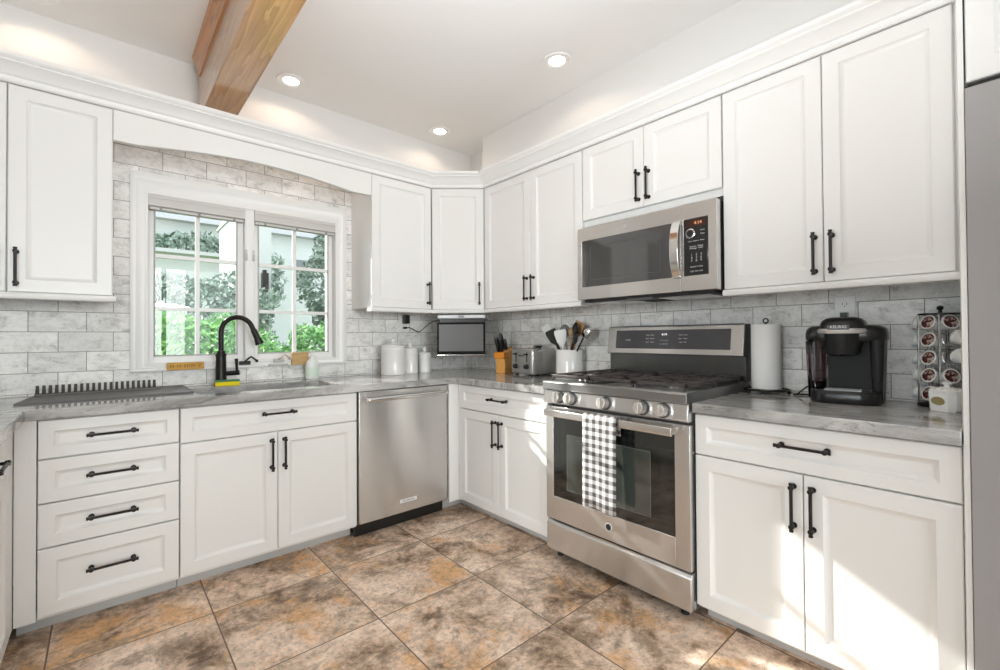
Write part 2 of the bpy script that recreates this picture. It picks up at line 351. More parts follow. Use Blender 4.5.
# patio door and rear window, unseen openings added to let fill light in
mb = MB()
for y in (-3.8, -2.6, -1.37): mb.box(-5.66, -5.6, y, y+0.07, 0.1, 2.25)
for z in (0.1, 2.17): mb.box(-5.66, -5.6, -3.8, -1.30, z, z+0.08)
d1 = structure('door_1', mb, TRIMW, 'white framed patio door added out of view to let light in', 0.003)
structure('pane', MB().box(-5.635, -5.63, -3.75, -1.35, 0.15, 2.2), GLASS, parent=d1)
mb = MB()
for x in (-4.0, -2.83, -1.63, -0.46): mb.box(x, x+0.06, -6.06, -6.0, 0.5, 2.4)
for z in (0.5, 2.33): mb.box(-4.0, -0.4, -6.06, -6.0, z, z+0.07)
w3 = structure('window_3', mb, TRIMW, 'white framed wide window added out of view to let light in', 0.003)
structure('pane', MB().box(-3.95, -0.45, -6.035, -6.03, 0.55, 2.35), GLASS, parent=w3)

# ------------------------------------------------------------------ kitchen window
def casing_profile_frame():
    mb = MB(); ox0, ox1, oz0, oz1 = -2.239, -1.098, 1.0, 2.048; ix0, ix1, iz0, iz1 = -2.165, -1.172, 1.04, 1.942
    def R(t, d): return [(ox0+(ix0-ox0)*t, -d, oz0+(iz0-oz0)*t), (ox1+(ix1-ox1)*t, -d, oz0+(iz0-oz0)*t), (ox1+(ix1-ox1)*t, -d, oz1+(iz1-oz1)*t), (ox0+(ix0-ox0)*t, -d, oz1+(iz1-oz1)*t)]
    rs = [R(0, 0.008), R(0, 0.030), R(0.10, 0.034), R(0.30, 0.034), R(0.40, 0.028), R(0.78, 0.024), R(0.86, 0.027), R(1.0, 0.024), R(1.0, 0.0)]
    rs += [[(p[0], 0.12, p[2]) for p in R(1.0, 0)]]
    mb.rings(rs, cap0=False, cap1=False); return mb
structure('trim_window_casing', casing_profile_frame(), TRIMW, 'white moulded casing around the double kitchen window')
structure('trim_window_mullion', MB().box(-1.712, -1.660, -0.022, 0.10, 1.04, 1.942), TRIMW, 'white post between the two window sashes', 0.004)
def sash(n, x0, x1, label):
    z0, z1, fr = 1.036, 1.946, 0.030
    mb = MB()
    ya, yb = 0.030, 0.075
    mb.box(x0, x0+fr, ya, yb, z0, z1).box(x1-fr, x1, ya, yb, z0, z1).box(x0+fr, x1-fr, ya, yb, z0, z0+0.042).box(x0+fr, x1-fr, ya, yb, z1-0.05, z1)
    s = structure('window_%d' % n, mb, TRIMW, label, 0.002)
    gx0, gx1, gz0, gz1 = x0+fr, x1-fr, z0+0.042, z1-0.05
    mu = MB(); xm = (gx0+gx1)/2; mu.box(xm-0.010, xm+0.010, 0.036, 0.058, gz0, gz1)
    for zz in (1.338, 1.625): mu.box(gx0, gx1, 0.037, 0.057, zz-0.010, zz+0.010)
    structure('muntin_grid', mu, TRIMW, parent=s)
    structure('pane', MB().box(gx0, gx1, 0.045, 0.049, gz0, gz1), GLASS, parent=s)
    gk = MB(); g = 0.007
    gk.box(gx0, gx0+g, 0.030, 0.046, gz0, gz1).box(gx1-g, gx1, 0.030, 0.046, gz0, gz1).box(gx0, gx1, 0.030, 0.046, gz0, gz0+g)
    structure('gasket', gk, mat('grey_weatherstrip', (0.42, 0.42, 0.40), 0.6), parent=s)
    return s
s1 = sash(1, -2.168, -1.711, 'left casement sash with six panes')
s2 = sash(2, -1.661, -1.169, 'right casement sash with six panes')
for s, x in ((s1, -1.706), (s2, -1.667)):
    la = MB().box(x-0.006, x+0.006, -0.028, -0.020, 1.635, 1.70).tube([(x, -0.026, 1.668), (x, -0.045, 1.668), (x, -0.047, 1.635)], 0.005, 8).build('latch', mat('latch_white', (0.6, 0.6, 0.58), 0.4), s); la['kind'] = 'structure'

# raised mini blinds
def blind(x0, x1, label):
    t = thing('window_blind', label, 'blind', (x0, 0, 1.86), 0, 'raised mini blinds in the kitchen window'); w = x1-x0
    BL = mat('blind_vinyl', (0.60, 0.59, 0.57), 0.5)
    MB().box(0, w, -0.020, 0.028, 0.055, 0.082).box(0.0, w, -0.026, -0.019, 0.020, 0.083).box(0.0, w, -0.029, -0.026, 0.060, 0.066).build('headrail', BL, t, bevel=0.002)
    mb = MB()
    for i in range(9): mb.box(0.004, w-0.004, -0.016, 0.024, 0.018+i*0.0042, 0.0205+i*0.0042)
    st = mb.build('slat_stack', BL, t); st['kind'] = 'stuff'
    MB().box(0.004, w-0.004, -0.017, 0.025, 0.002, 0.016).build('bottom_rail', BL, t, bevel=0.002)
    for k in (0.12, 0.5, 0.88): MB().box(w*k-0.006, w*k+0.006, -0.018, -0.012, -0.006, 0.014).build('rail_clip', mat('clip_grey', (0.25, 0.25, 0.25), 0.5), t)
blind(-2.1645, -1.7125, 'grey mini blind raised at the top of the left window sash')
blind(-1.6595, -1.1725, 'grey mini blind raised at the top of the right window sash')

# ------------------------------------------------------------------ beam and downlights
t = thing('ceiling_beam', 'boxed oak ceiling beam running out from above the sink window', 'beam', (-1.872, -0.02, 2.385))
L = 3.0
MB().box(-0.073, 0.073, -L, 0, 0, 0.325).build('beam_box', BEAMW, t, bevel=0.004)
mb = MB()
for sx in (-1, 1):
    mb.prism([(sx*0.073, 0.325), (sx*0.073, 0.225), (sx*0.082, 0.228), (sx*0.088, 0.245), (sx*0.088, 0.27), (sx*0.097, 0.285), (sx*0.105, 0.300), (sx*0.110, 0.325)], 'y', -L, -0.07)
tag(mb.build('crown_strip', BEAMT, t), 'darker orange moulded strip along the top of the beam')
mb = MB()
for sx in (-1, 1): mb.box(min(sx*0.070, sx*0.0765), max(sx*0.070, sx*0.0765), -L, -0.02, -0.003, 0.022)
mb.build('corner_bead', BEAMW, t, bevel=0.003)
def downlight(x, y, label):
    t = thing('downlight', label, 'ceiling light', (x, y, CEIL), 0, 'recessed ceiling downlights')
    MB().lathe([(0.044, -0.001), (0.078, -0.001), (0.081, -0.004), (0.078, -0.010), (0.060, -0.013), (0.045, -0.006), (0.044, -0.001)], seg=36).build('trim_ring', TRIMW, t)
    MB().lathe([(0.0, -0.005), (0.040, -0.005), (0.044, -0.001), (0.0, -0.001)], seg=36).build('lens', BULB, t)
    lamp('downlight_lamp', 'SPOT', (x, y, CEIL-0.016), (0, 0.04, -1), 1.5, (1, 0.70, 0.50), spot_size=radians(150), spot_blend=0.25, shadow_soft_size=0.03)
downlight(-2.57, -0.20, 'recessed ceiling light at the left, cut by the photo top edge')
downlight(-1.505, -0.20, 'recessed ceiling light just right of the wooden beam')
downlight(-0.465, -0.225, 'recessed ceiling light in the corner above the diagonal cabinet')
downlight(-0.45, -1.367, 'recessed ceiling light out from the cabinets over the microwave')

# ------------------------------------------------------------------ cabinets
def handle_mesh():
    mb = MB(); h = 0.0775
    mb.tube([(0, -0.030, -h), (0, -0.030, h)], 0.0052, 10)
    for s in (-1, 1):
        mb.tube([(0, -0.030, s*(h-0.004)), (0, -0.030, s*(h+0.002))], 0.0066, 10)
        mb.tube([(0, -0.0005, s*0.064), (0, -0.030, s*0.064)], 0.0052, 10)
        mb.lathe([(0.0, -0.006), (0.0085, -0.006), (0.0095, -0.003), (0.0095, 0.0)], (0, -0.0, s*0.064), 14, axis='y')
        mb.lathe([(0.0, -0.037), (0.0078, -0.036), (0.0085, -0.030), (0.0078, -0.024), (0.0, -0.0235)], (0, 0, s*0.064), 14, axis='y')
    return mb.mesh('handle', BLACKM)
HM = handle_mesh()
def add_handle(parent, kind, x, z, y=0.0):
    o = bpy.data.objects.new('handle', HM); COL.objects.link(o); o.parent = parent; o.location = (x, y, z)
    if kind == 'h': o.rotation_euler = (0, pi/2, 0)
    return o
def cab(name, label, cat, ox, oy, base, rz, w, depth, z0, z1, fronts, toe=None, rail=None, group=None, railx=(0, 0)):
    """fronts: (kind, x0, x1, z0, z1, handle) with absolute z; handle = (h|v, x, z)"""
    t = thing(name, label, cat, (ox, oy, base), rz, group); B = base
    MB().box(0, w, 0.0215, depth, z0-B, z1-B).build('carcass', WHITE, t, bevel=0.001)
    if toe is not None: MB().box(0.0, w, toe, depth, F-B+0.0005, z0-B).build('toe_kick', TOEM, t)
    for (k, a, b, c, d, h) in fronts:
        st = 0.052 if k == 'door' else min(0.05, (d-c)*0.26+0.004)
        p = MB().panel(a, b, c-B, d-B, st=st).build(k, WHITE, t)
        if h: add_handle(p, h[0], h[1], h[2]-B)
    if rail is not None:
        MB().prism([(-0.013, rail-B), (-0.016, rail-B+0.006), (-0.016, rail-B+0.016), (-0.010, rail-B+0.022), (-0.010, z0-B), (0.05, z0-B), (0.05, rail-B)], 'x', -railx[0], w+railx[1]).build('light_rail', WHITE, t)
    return t
ZB0 = F
yb, xb = -0.62, -0.62
R90 = -pi/2
D0, D1 = 0.122, 0.872        # base carcass
TOE = 0.098
x0 = -2.524
t = cab('base_cabinet', 'white four drawer base cabinet under the drying mat, left of the sink cabinet', 'cabinet', x0, yb, F, 0, 0.4325, 0.618, D0, D1,
    [('drawer', 0.001, 0.4315, 0.725, 0.868, ('h', 0.214, 0.800)), ('drawer', 0.001, 0.4315, 0.559, 0.720, ('h', 0.214, 0.645)),
     ('drawer', 0.001, 0.4315, 0.392, 0.554, ('h', 0.214, 0.478)), ('drawer', 0.001, 0.4315, 0.136, 0.387, ('h', 0.214, 0.278))], TOE)
MB().box(-0.061, -0.003, 0.010, 0.03, D0-F, D1-F).build('filler_strip', WHITE, t)
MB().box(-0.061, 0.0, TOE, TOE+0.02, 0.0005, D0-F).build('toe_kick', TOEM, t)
x0 = -2.0885
t = cab('base_cabinet', 'white sink base cabinet with a false drawer over two doors', 'cabinet', x0, yb, F, 0, 0.802, 0.618, D0, D1,
    [('drawer', 0.001, 0.801, 0.716, 0.868, ('h', 0.398, 0.806)), ('door', 0.001, 0.394, 0.136, 0.711, ('v', 0.366, 0.607)), ('door', 0.397, 0.801, 0.136, 0.711, ('v', 0.424, 0.607))], TOE)
# keep the sink bowl clear of the carcass
for c in t.children:
    if c.name.startswith('carcass'):
        nm = MB(); nm.box(0, 0.802, 0.0215, 0.04, D0-F, D1-F).box(0, 0.018, 0.04, 0.618, D0-F, D1-F).box(0.784, 0.802, 0.04, 0.618, D0-F, D1-F).box(0.018, 0.784, 0.04, 0.618, D0-F, D0-F+0.018).box(0.018, 0.784, 0.6, 0.618, D0-F, D1-F)
        c.data = nm.mesh('carcass', WHITE)
y0 = -0.668
t = cab('base_cabinet', 'white base cabinet between the dishwasher corner and the range', 'cabinet', xb, y0, F, R90, 0.764, 0.618, D0, D1,
    [('drawer', 0.001, 0.763, 0.721, 0.868, ('h', 0.382, 0.803)), ('door', 0.001, 0.379, 0.136, 0.716, ('v', 0.353, 0.607)), ('door', 0.382, 0.763, 0.136, 0.716, ('v', 0.408, 0.607))], TOE)
MB().box(-0.046, -0.003, 0.012, 0.03, D0-F, D1-F).box(-0.046, -0.026, -0.066, 0.012, D0-F, D1-F).build('filler_strip', WHITE, t)
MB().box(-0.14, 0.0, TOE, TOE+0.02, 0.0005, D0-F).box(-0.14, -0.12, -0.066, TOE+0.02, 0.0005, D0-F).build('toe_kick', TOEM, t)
y0 = -2.2025
cab('base_cabinet', 'white base cabinet under the coffee maker, partly in sunlight', 'cabinet', xb, y0, F, R90, 0.7255, 0.618, D0, D1,
    [('drawer', 0.001, 0.7245, 0.716, 0.868, ('h', 0.362, 0.802)), ('door', 0.001, 0.357, 0.136, 0.711, ('v', 0.332, 0.606)), ('door', 0.360, 0.7245, 0.136, 0.711, ('v', 0.386, 0.606))], TOE)
t = cab('base_cabinet', 'white base cabinet at the far left photo edge, facing right', 'cabinet', -2.583, -1.62, F, pi/2, 0.87, 0.612, D0, D1,
    [('drawer', 0.04, 0.868, 0.716, 0.868, ('h', 0.512, 0.806)), ('door', 0.04, 0.868, 0.136, 0.711, ('v', 0.075, 0.607))], TOE)
MB().box(0.871, 1.006, 0.004, 0.022, D0-F, D1-F).build('filler_strip', WHITE, t)
UB, UT, RL, ub = 1.367, 2.228, 1.342, 1.342
TOPZ = 2.221
cab('wall_cabinet', 'white two door wall cabinet left of the window', 'cabinet', -3.0, -0.326, ub, 0, 0.69, 0.316, UB, UT,
    [('door', 0.001, 0.361, UB+0.003, TOPZ, ('v', 0.336, 1.470)), ('door', 0.365, 0.689, UB+0.003, TOPZ, ('v', 0.390, 1.470))], rail=RL, railx=(0, 0.012))
cab('wall_cabinet', 'white single door wall cabinet right of the window', 'cabinet', -1.055, -0.326, ub, 0, 0.447, 0.316, UB, UT,
    [('door', 0.001, 0.445, UB+0.003, TOPZ, ('v', 0.414, 1.477))], rail=RL, railx=(0.012, 0.0))
t = thing('wall_cabinet', 'white diagonal corner wall cabinet above the flip down television', 'cabinet', (-0.607, -0.326, ub), math.atan2(-0.238, 0.285))
ang = math.atan2(-0.238, 0.285); Lr = Matrix.Rotation(-ang, 4, 'Z')
poly = [tuple((Lr @ Vector((px+0.607, py+0.326, 0)))[:2]) for px, py in ((-0.594, -0.311), (-0.594, -0.012), (-0.012, -0.012), (-0.012, -0.552), (-0.311, -0.552))]
MB().prism(poly, 'z', UB-ub, UT-ub).build('carcass', WHITE, t)
wl = sqrt(0.285**2+0.238**2)
p = MB().panel(0.004, wl-0.004, UB+0.003-ub, TOPZ-ub).build('door', WHITE, t); add_handle(p, 'v', wl-0.036, 1.477-ub)
MB().prism([(-0.013, 0), (-0.016, 0.006), (-0.016, 0.016), (-0.010, 0.022), (-0.010, UB-ub), (0.03, UB-ub), (0.03, 0)], 'x', -0.004, wl+0.004).build('light_rail', WHITE, t)
xu = -0.3225
cab('wall_cabinet', 'white two door wall cabinet between the corner and the microwave', 'cabinet', xu, -0.566, ub, R90, 0.866, 0.311, UB, UT,
    [('door', 0.003, 0.454, UB+0.003, TOPZ, ('v', 0.424, 1.479)), ('door', 0.457, 0.864, UB+0.003, TOPZ, ('v', 0.484, 1.479))], rail=RL, railx=(0, 0))
cab('wall_cabinet', 'short white two door wall cabinet above the microwave', 'cabinet', xu, -1.434, 1.785, R90, 0.762, 0.311, 1.785, UT,
    [('door', 0.003, 0.381, 1.817, TOPZ, ('v', 0.356, 1.922)), ('door', 0.384, 0.759, 1.817, TOPZ, ('v', 0.411, 1.922))])
MB().box(0, 0.1, 0, 0.01, 0, 0.01)
cab('wall_cabinet', 'white two door wall cabinet above the coffee maker', 'cabinet', xu, -2.198, ub, R90, 0.726, 0.311, UB, UT,
    [('door', 0.001, 0.359, UB+0.003, TOPZ, ('v', 0.334, 1.475)), ('door', 0.362, 0.708, UB+0.003, TOPZ, ('v', 0.388, 1.475))], rail=RL, railx=(0, 0))
cab('wall_cabinet', 'white wall cabinet above the refrigerator', 'cabinet', -0.62, -2.9445, 1.838, R90, 0.90, 0.61, 1.838, 2.62,
    [('door', 0.002, 0.447, 1.840, 2.60, ('v', 0.42, 1.94)), ('door', 0.450, 0.898, 1.840, 2.60, ('v', 0.477, 1.94))])
tag(MB().prism([(-0.626, -2.943), (-0.622, -2.950), (-0.622, -2.950), (0.0, -2.950), (0.0, -2.930), (-0.622, -2.930), (-0.628, -2.934)][0:1]+[(0.0, -2.943), (0.0, -2.9295), (-0.622, -2.9295), (-0.630, -2.932), (-0.630, -2.943)], 'z', F+0.0005, 2.62).build('end_panel', WHITE),
    'tall white end panel between the wall cabinets and the refrigerator', 'panel')
# arched valance over the window
t = None
poly = [(-2.3085, 2.222), (-2.3085, 2.082), (-2.215, 2.082), (-2.195, 2.086)]
xa, xb2 = -2.195, -1.215
for i in range(1, 24):
    u = i/24; poly.append((xa+(xb2-xa)*u, 2.086+0.040*sin(pi*u)))
poly += [(xb2, 2.086), (-1.195, 2.082), (-1.0565, 2.082), (-1.0565, 2.222)]
tag(MB().prism(poly, 'y', -0.326, -0.300).build('valance', WHITE, bevel=0.0015), 'white arched valance board above the window', 'valance')
# crown moulding along all the wall cabinets
prof = [(0.002, 2.223), (0.010, 2.223), (0.016, 2.229), (0.016, 2.238), (0.010, 2.242), (0.012, 2.248), (0.022, 2.252), (0.030, 2.262), (0.045, 2.276), (0.060, 2.285), (0.068, 2.287), (0.068, 2.293),
        (0.076, 2.297), (0.082, 2.304), (0.082, 2.318), (-0.02, 2.318), (-0.02, 2.228), (0.002, 2.228)]
path = [(-3.19, -0.326), (-0.607, -0.326), (-0.3225, -0.564), (-0.3225, -2.926)]
mb = MB(); rings = []
for i, p in enumerate(path):
    P = Vector((*p, 0)); ds = []
    if i > 0: ds.append((P-Vector((*path[i-1], 0))).normalized())
    if i < len(path)-1: ds.append((Vector((*path[i+1], 0))-P).normalized())
    ns = [Vector((d.y, -d.x, 0)) for d in ds]
    n = sum(ns, Vector()).normalized(); k = 1/max(n.dot(ns[0]), 0.3)
    rings.append([(P.x+n.x*k*o, P.y+n.y*k*o, z) for (o, z) in prof])
mb.rings(rings); tag(mb.build('crown_moulding', TRIMW, angle=25), 'white stepped crown moulding running along the tops of the wall cabinets', 'moulding')

# ------------------------------------------------------------------ countertops, sink
def slab(name, xs, ys, solid, z0, z1, m, bevel=0.004):
    vid = {}; v = []; fs = []
    def V(x, y, z):
        k = (round(x, 5), round(y, 5), round(z, 5))
        if k not in vid: vid[k] = len(v); v.append(k)
        return vid[k]
    def S(i, j): return 0 <= i < len(xs)-1 and 0 <= j < len(ys)-1 and solid(i, j)
    for i in range(len(xs)-1):
        for j in range(len(ys)-1):
            if not S(i, j): continue
            a, b, c, d = xs[i], xs[i+1], ys[j], ys[j+1]
            fs += [(V(a, c, z1), V(b, c, z1), V(b, d, z1), V(a, d, z1)), (V(a, c, z0), V(a, d, z0), V(b, d, z0), V(b, c, z0))]
            if not S(i-1, j): fs.append((V(a, c, z0), V(a, c, z1), V(a, d, z1), V(a, d, z0)))
            if not S(i+1, j): fs.append((V(b, c, z0), V(b, d, z0), V(b, d, z1), V(b, c, z1)))
            if not S(i, j-1): fs.append((V(a, c, z0), V(b, c, z0), V(b, c, z1), V(a, c, z1)))
            if not S(i, j+1): fs.append((V(a, d, z0), V(a, d, z1), V(b, d, z1), V(b, d, z0)))
    mb = MB(); mb.add(v, fs); return mb.build(name, m, bevel=bevel)
XS = [-3.198, -2.555, -2.005, -1.345, -0.645, -0.011]; YS = [-1.62, -1.433, -0.65, -0.54, -0.205, -0.011]
def sol(i, j):
    if i == 0: return True
    if i in (1, 2, 3): return j >= 2 and not (i == 2 and j == 3)
    return j >= 1
tag(slab('countertop', XS, YS, sol, 0.8745, CT, STONE), 'grey veined stone worktop running around the sink and corner', 'countertop')
tag(slab('countertop', [-0.645, -0.011], [-2.9285, -2.2035], lambda i, j: True, 0.8745, CT, STONEY), 'grey veined stone worktop under the coffee maker', 'countertop')
sk = thing('sink', 'grey undermount sink bowl below the faucet', 'sink', (-1.675, -0.3725, 0.68))
mb = MB(); a, b = 0.335, 0.173
def RR(hx, hy, r, z, n=5):
    pts = []
    for cx, cy, s in ((hx-r, hy-r, 0), (-hx+r, hy-r, 1), (-hx+r, -hy+r, 2), (hx-r, -hy+r, 3)):
        for i in range(n+1):
            an = (s+i/n)*pi/2; pts.append((cx+r*cos(an), cy+r*sin(an), z))
    return pts
mb.rings([RR(a+0.012, b+0.012, 0.06, 0.193), RR(a-0.004, b-0.004, 0.055, 0.193), RR(a-0.012, b-0.012, 0.05, 0.02), RR(a-0.04, b-0.04, 0.04, 0.004), RR(0.05, 0.05, 0.049, 0.0)], cap0=False, cap1=True)
mb.build('bowl', SINKM, sk)
MB().lathe([(0.0, 0.003), (0.036, 0.003), (0.043, 0.006), (0.045, 0.002)], (0, 0, 0)).build('drain', CHROME, sk)

# faucet
t = thing('faucet', 'tall black gooseneck pull down faucet behind the sink', 'faucet', (-1.845, -0.085, CT), 0)
MB().lathe([(0.0, 0), (0.034, 0), (0.034, 0.006), (0.031, 0.012), (0.028, 0.02), (0.0265, 0.08), (0.025, 0.16), (0.0275, 0.163), (0.0275, 0.172), (0.022, 0.178), (0.022, 0.19), (0.0, 0.192)]).build('faucet_body', BLACKM, t)
d = Vector((0.93, -0.37, 0)).normalized(); R = 0.080
pts = [(0, 0, 0.185), (0, 0, 0.24), (0, 0, 0.29)]
for i in range(1, 17):
    a = pi*i/16*0.90; pts.append(tuple(d*(R-R*cos(a))+Vector((0, 0, 0.295+R*sin(a)*1.05))))
last = Vector(pts[-1]); dr = (Vector(pts[-1])-Vector(pts[-2])).normalized()
pts.append(tuple(last+dr*0.015))
MB().tube(pts, 0.0135, 14).build('spout', BLACKM, t)
e0 = last+dr*0.012
MB().tube([e0, e0+dr*0.004, e0+dr*0.012, e0+dr*0.05, e0+dr*0.085, e0+dr*0.092], [0.0145, 0.017, 0.017, 0.018, 0.024, 0.022], 16).build('spray_head', BLACKM, t)
l = MB(); l.tube([(0.02, -0.008, 0.062), (0.085, -0.034, 0.066)], 0.0135, 12).tube([(0.074, -0.03, 0.064), (0.072, -0.029, 0.10), (0.070, -0.028, 0.145)], [0.0065, 0.0075, 0.009], 10)
l.build('lever', BLACKM, t)
# casement cranks on the sill
def crank(x, z, col, label, flip=1):
    t = thing('window_crank', label, 'crank', (x, -0.024, z)); m = col
    MB().box(-0.030, 0.030, -0.016, -0.004, -0.004, 0.018).build('base', m, t, bevel=0.003)
    MB().tube([(0, -0.012, 0.012), (0, -0.028, 0.020), (flip*0.028, -0.032, 0.044), (flip*0.055, -0.032, 0.022)], [0.006, 0.006, 0.0055, 0.005], 8).ball((flip*0.058, -0.034, 0.018), 0.009, 10).build('arm', m, t)
crank(-1.715, 1.022, BLACKM, 'dark folded window crank on the sill right of the faucet')
CRANKG = mat('crank_grey', (0.45, 0.44, 0.42), 0.4, 0.3)
crank(-1.53, 1.030, CRANKG, 'grey window crank on the sill left of the wooden block')

# sponge, sill things, soap
t = thing('sponge', 'yellow sponge with green scouring side at the faucet foot', 'sponge', (-1.828, -0.168, CT), radians(-10))
MB().box(-0.058, 0.058, -0.034, 0.034, 0.0, 0.024).build('foam', mat('sponge_yellow', (0.85, 0.68, 0.02), 0.9), t, bevel=0.005)
MB().box(-0.058, 0.058, -0.034, 0.034, 0.024, 0.031).build('scouring_pad', mat('scour_green', (0.06, 0.22, 0.10), 0.95), t, bevel=0.002)
SILLZ, SILLY = 1.0405, -0.012
t = thing('wooden_sign', 'small gold brown wooden sign lying along the sill left of the faucet', 'sign', (-2.003, -0.048, 1.005))
MB().box(-0.084, 0.084, 0, 0.012, 0, 0.040).build('board', m_wood('sign_gold', (0.66, 0.36, 0.04), (0.54, 0.27, 0.02), 'XYZ', 0.5, 3), t, bevel=0.002)
mb = MB(); x = -0.070
random.seed(3)
while x < 0.068:
    if random.random() < 0.85:
        h = 0.016; w = random.choice((0.004, 0.006))
        mb.box(x, x+0.0018, -0.0006, 0.0005, 0.012, 0.012+h)
        k = random.random()
        if k < 0.7: mb.box(x, x+w, -0.0006, 0.0005, 0.012+h-0.002, 0.012+h)
        if k > 0.3: mb.box(x+w-0.0018, x+w, -0.0006, 0.0005, 0.012+(0 if k > 0.6 else 0.008), 0.012+h)
        if 0.2 < k < 0.8: mb.box(x, x+w, -0.0006, 0.0005, 0.019, 0.021)
    x += 0.0105
mb.build('lettering', mat('sign_ink', (0.13, 0.06, 0.01), 0.6), t)
tag(MB().box(-0.075, 0.075, -0.014, 0.020, -0.012, 0).build('sill_ledge', TRIMW), None) if False else None
t = thing('wooden_block', 'tan wooden block standing on the window sill behind the soap bottle', 'block', (-1.408, -0.055, 1.005))
MB().box(-0.050, 0.050, 0, 0.024, 0, 0.078).build('block', BLOCKW, t, bevel=0.003)
t = thing('soap_dish', 'flat grey dish on the window sill under the grey crank', 'dish', (-1.535, -0.060, 1.005))
MB().box(-0.055, 0.055, 0, 0.030, 0, 0.008).box(-0.055, 0.055, 0, 0.003, 0.008, 0.013).build('tray', mat('dish_grey', (0.55, 0.55, 0.54), 0.35), t, bevel=0.002)
t = thing('soap_bottle', 'clear dish soap bottle with white pump on the worktop right of the sink', 'bottle', (-1.345, -0.080, CT))
XS_ = Matrix.Scale(1.2, 4)
MB().lathe([(0, 0), (0.030, 0), (0.034, 0.004), (0.034, 0.07), (0.031, 0.09), (0.018, 0.104), (0.013, 0.110)], seg=24, sy=0.7).xf(XS_).build('bottle', mat('soap_clear', (0.80, 0.84, 0.80), 0.12), t)
MB().lathe([(0.0345, 0.018), (0.0345, 0.062)], seg=24, sy=0.72).xf(XS_).build('bottle_label', mat('label_green', (0.66, 0.78, 0.66), 0.5), t)
MB().lathe([(0, 0.108), (0.014, 0.108), (0.014, 0.122), (0.007, 0.124), (0.006, 0.142), (0.010, 0.144), (0.010, 0.152), (0, 0.153)]).tube([(0, 0, 0.148), (0.0, -0.03, 0.147), (0.0, -0.036, 0.142)], 0.0045, 8).xf(XS_).build('pump', PLASTW, t)

# drying mat with prongs
t = thing('drying_mat', 'grey silicone drying mat with a row of upright prongs left of the sink', 'drying mat', (-2.30, -0.235, CT))
mb = MB().prism([(-0.305, -0.205), (0.285, -0.195), (0.285, 0.190), (-0.270, 0.190)], 'z', 0.0, 0.008)
mb.build('mat', MATG, t, bevel=0.002)
rk = MB().box(-0.270, 0.180, 0.06, 0.125, 0.008, 0.016).build('prong_base', MATG, t, bevel=0.002)
for i in range(21):
    x = -0.262+i*0.0208
    MB().prism([(0.068, 0.016), (0.118, 0.016), (0.112, 0.024), (0.100, 0.052), (0.095, 0.053), (0.092, 0.040), (0.076, 0.022)], 'x', x-0.0055, x+0.0055).build('prong', PRONG, rk, bevel=0.001)

# ------------------------------------------------------------------ canisters, outlets, tv
def canister(x, y, r, h, label):
    t = thing('canister', label, 'canister', (x, y, CT), 0, 'white ceramic canisters')
    MB().lathe([(0, 0), (r*0.96, 0), (r, 0.004), (r, 0.012), (r*0.985, 0.015), (r*0.985, h-0.02), (r, h-0.017), (r, h-0.004), (r*0.97, h), (0, h)], seg=40).build('jar', CERAM, t)
    k = 0.0085+r*0.15
    MB().lathe([(0, h+0.0005), (r*0.99, h+0.0005), (r*1.01, h+0.004), (r*1.0, h+0.013), (r*0.80, h+0.021), (r*0.35, h+0.026), (k*0.7, h+0.028), (k*0.65, h+0.032), (k, h+0.038), (k*1.12, h+0.046), (k*0.9, h+0.055), (k*0.5, h+0.060), (0, h+0.062)], seg=40).build('lid', CERAM, t)
canister(-0.815, -0.150, 0.083, 0.190, 'largest of three white canisters on the worktop corner')
canister(-0.672, -0.135, 0.056, 0.163, 'middle sized white canister between the other two')
canister(-0.548, -0.132, 0.047, 0.128, 'smallest white canister, nearest the flip down television')
def outlet(loc, rz, label, w=0.072):
    t = thing('outlet', label, 'outlet', loc, rz)
    MB().box(-w/2, w/2, -0.006, 0, -0.058, 0.058).build('cover_plate', PLASTW, t, bevel=0.003)
    for s in (-1, 1):
        rc = MB().prism([(-0.017, s*0.024-0.010), (-0.010, s*0.024-0.015), (0.010, s*0.024-0.015), (0.017, s*0.024-0.010), (0.017, s*0.024+0.010), (0.010, s*0.024+0.015), (-0.010, s*0.024+0.015), (-0.017, s*0.024+0.010)], 'y', -0.008, -0.006).build('socket', PLASTW, t)
        MB().box(-0.008, -0.006, -0.0085, -0.0078, s*0.024-0.004, s*0.024+0.006).box(0.006, 0.008, -0.0085, -0.0078, s*0.024-0.004, s*0.024+0.006).lathe([(0, -0.0085), (0.0025, -0.0085), (0.0025, -0.0078)], (0, 0, s*0.024-0.009), 8, axis='y').build('slot', PRINTD, rc)
    return t
outlet((-0.655, -0.010, 1.272), 0, 'white wall outlet beside the television cord')
outlet((-0.010, -0.962, 1.275), R90, 'white wall outlet behind the utensil crock')
outlet((-0.010, -2.560, 1.275), R90, 'white wall outlet above the coffee maker')
PA = (MB().box(-0.020, 0.020, -0.048, 0, -0.030, 0.034).build('power_adapter', BLACKP, loc=(-0.650, -0.0185, 1.305), bevel=0.004))
mb = MB().box(-0.664, -0.640, -0.040, -0.0187, 1.238, 1.252)
cur = [(-0.640, -0.03, 1.246), (-0.61, -0.035, 1.245), (-0.575, -0.045, 1.225), (-0.55, -0.06, 1.215), (-0.52, -0.09, 1.245), (-0.49, -0.13, 1.285), (-0.46, -0.18, 1.298), (-0.43, -0.21, 1.300), (-0.375, -0.255, 1.318)]
def smooth(pts, n=6):
    P = [Vector(p) for p in pts]; out = []
    for i in range(len(P)-1):
        a, b, c, d = P[max(i-1, 0)], P[i], P[i+1], P[min(i+2, len(P)-1)]
        for k in range(n):
            u = k/n; out.append(0.5*((2*b)+(c-a)*u+(2*a-5*b+4*c-d)*u*u+(3*b-a-3*c+d)*u**3))
    return out+[P[-1]]
mb.tube(smooth(cur), 0.003, 8); PC = mb.build('power_cord', BLACKR)
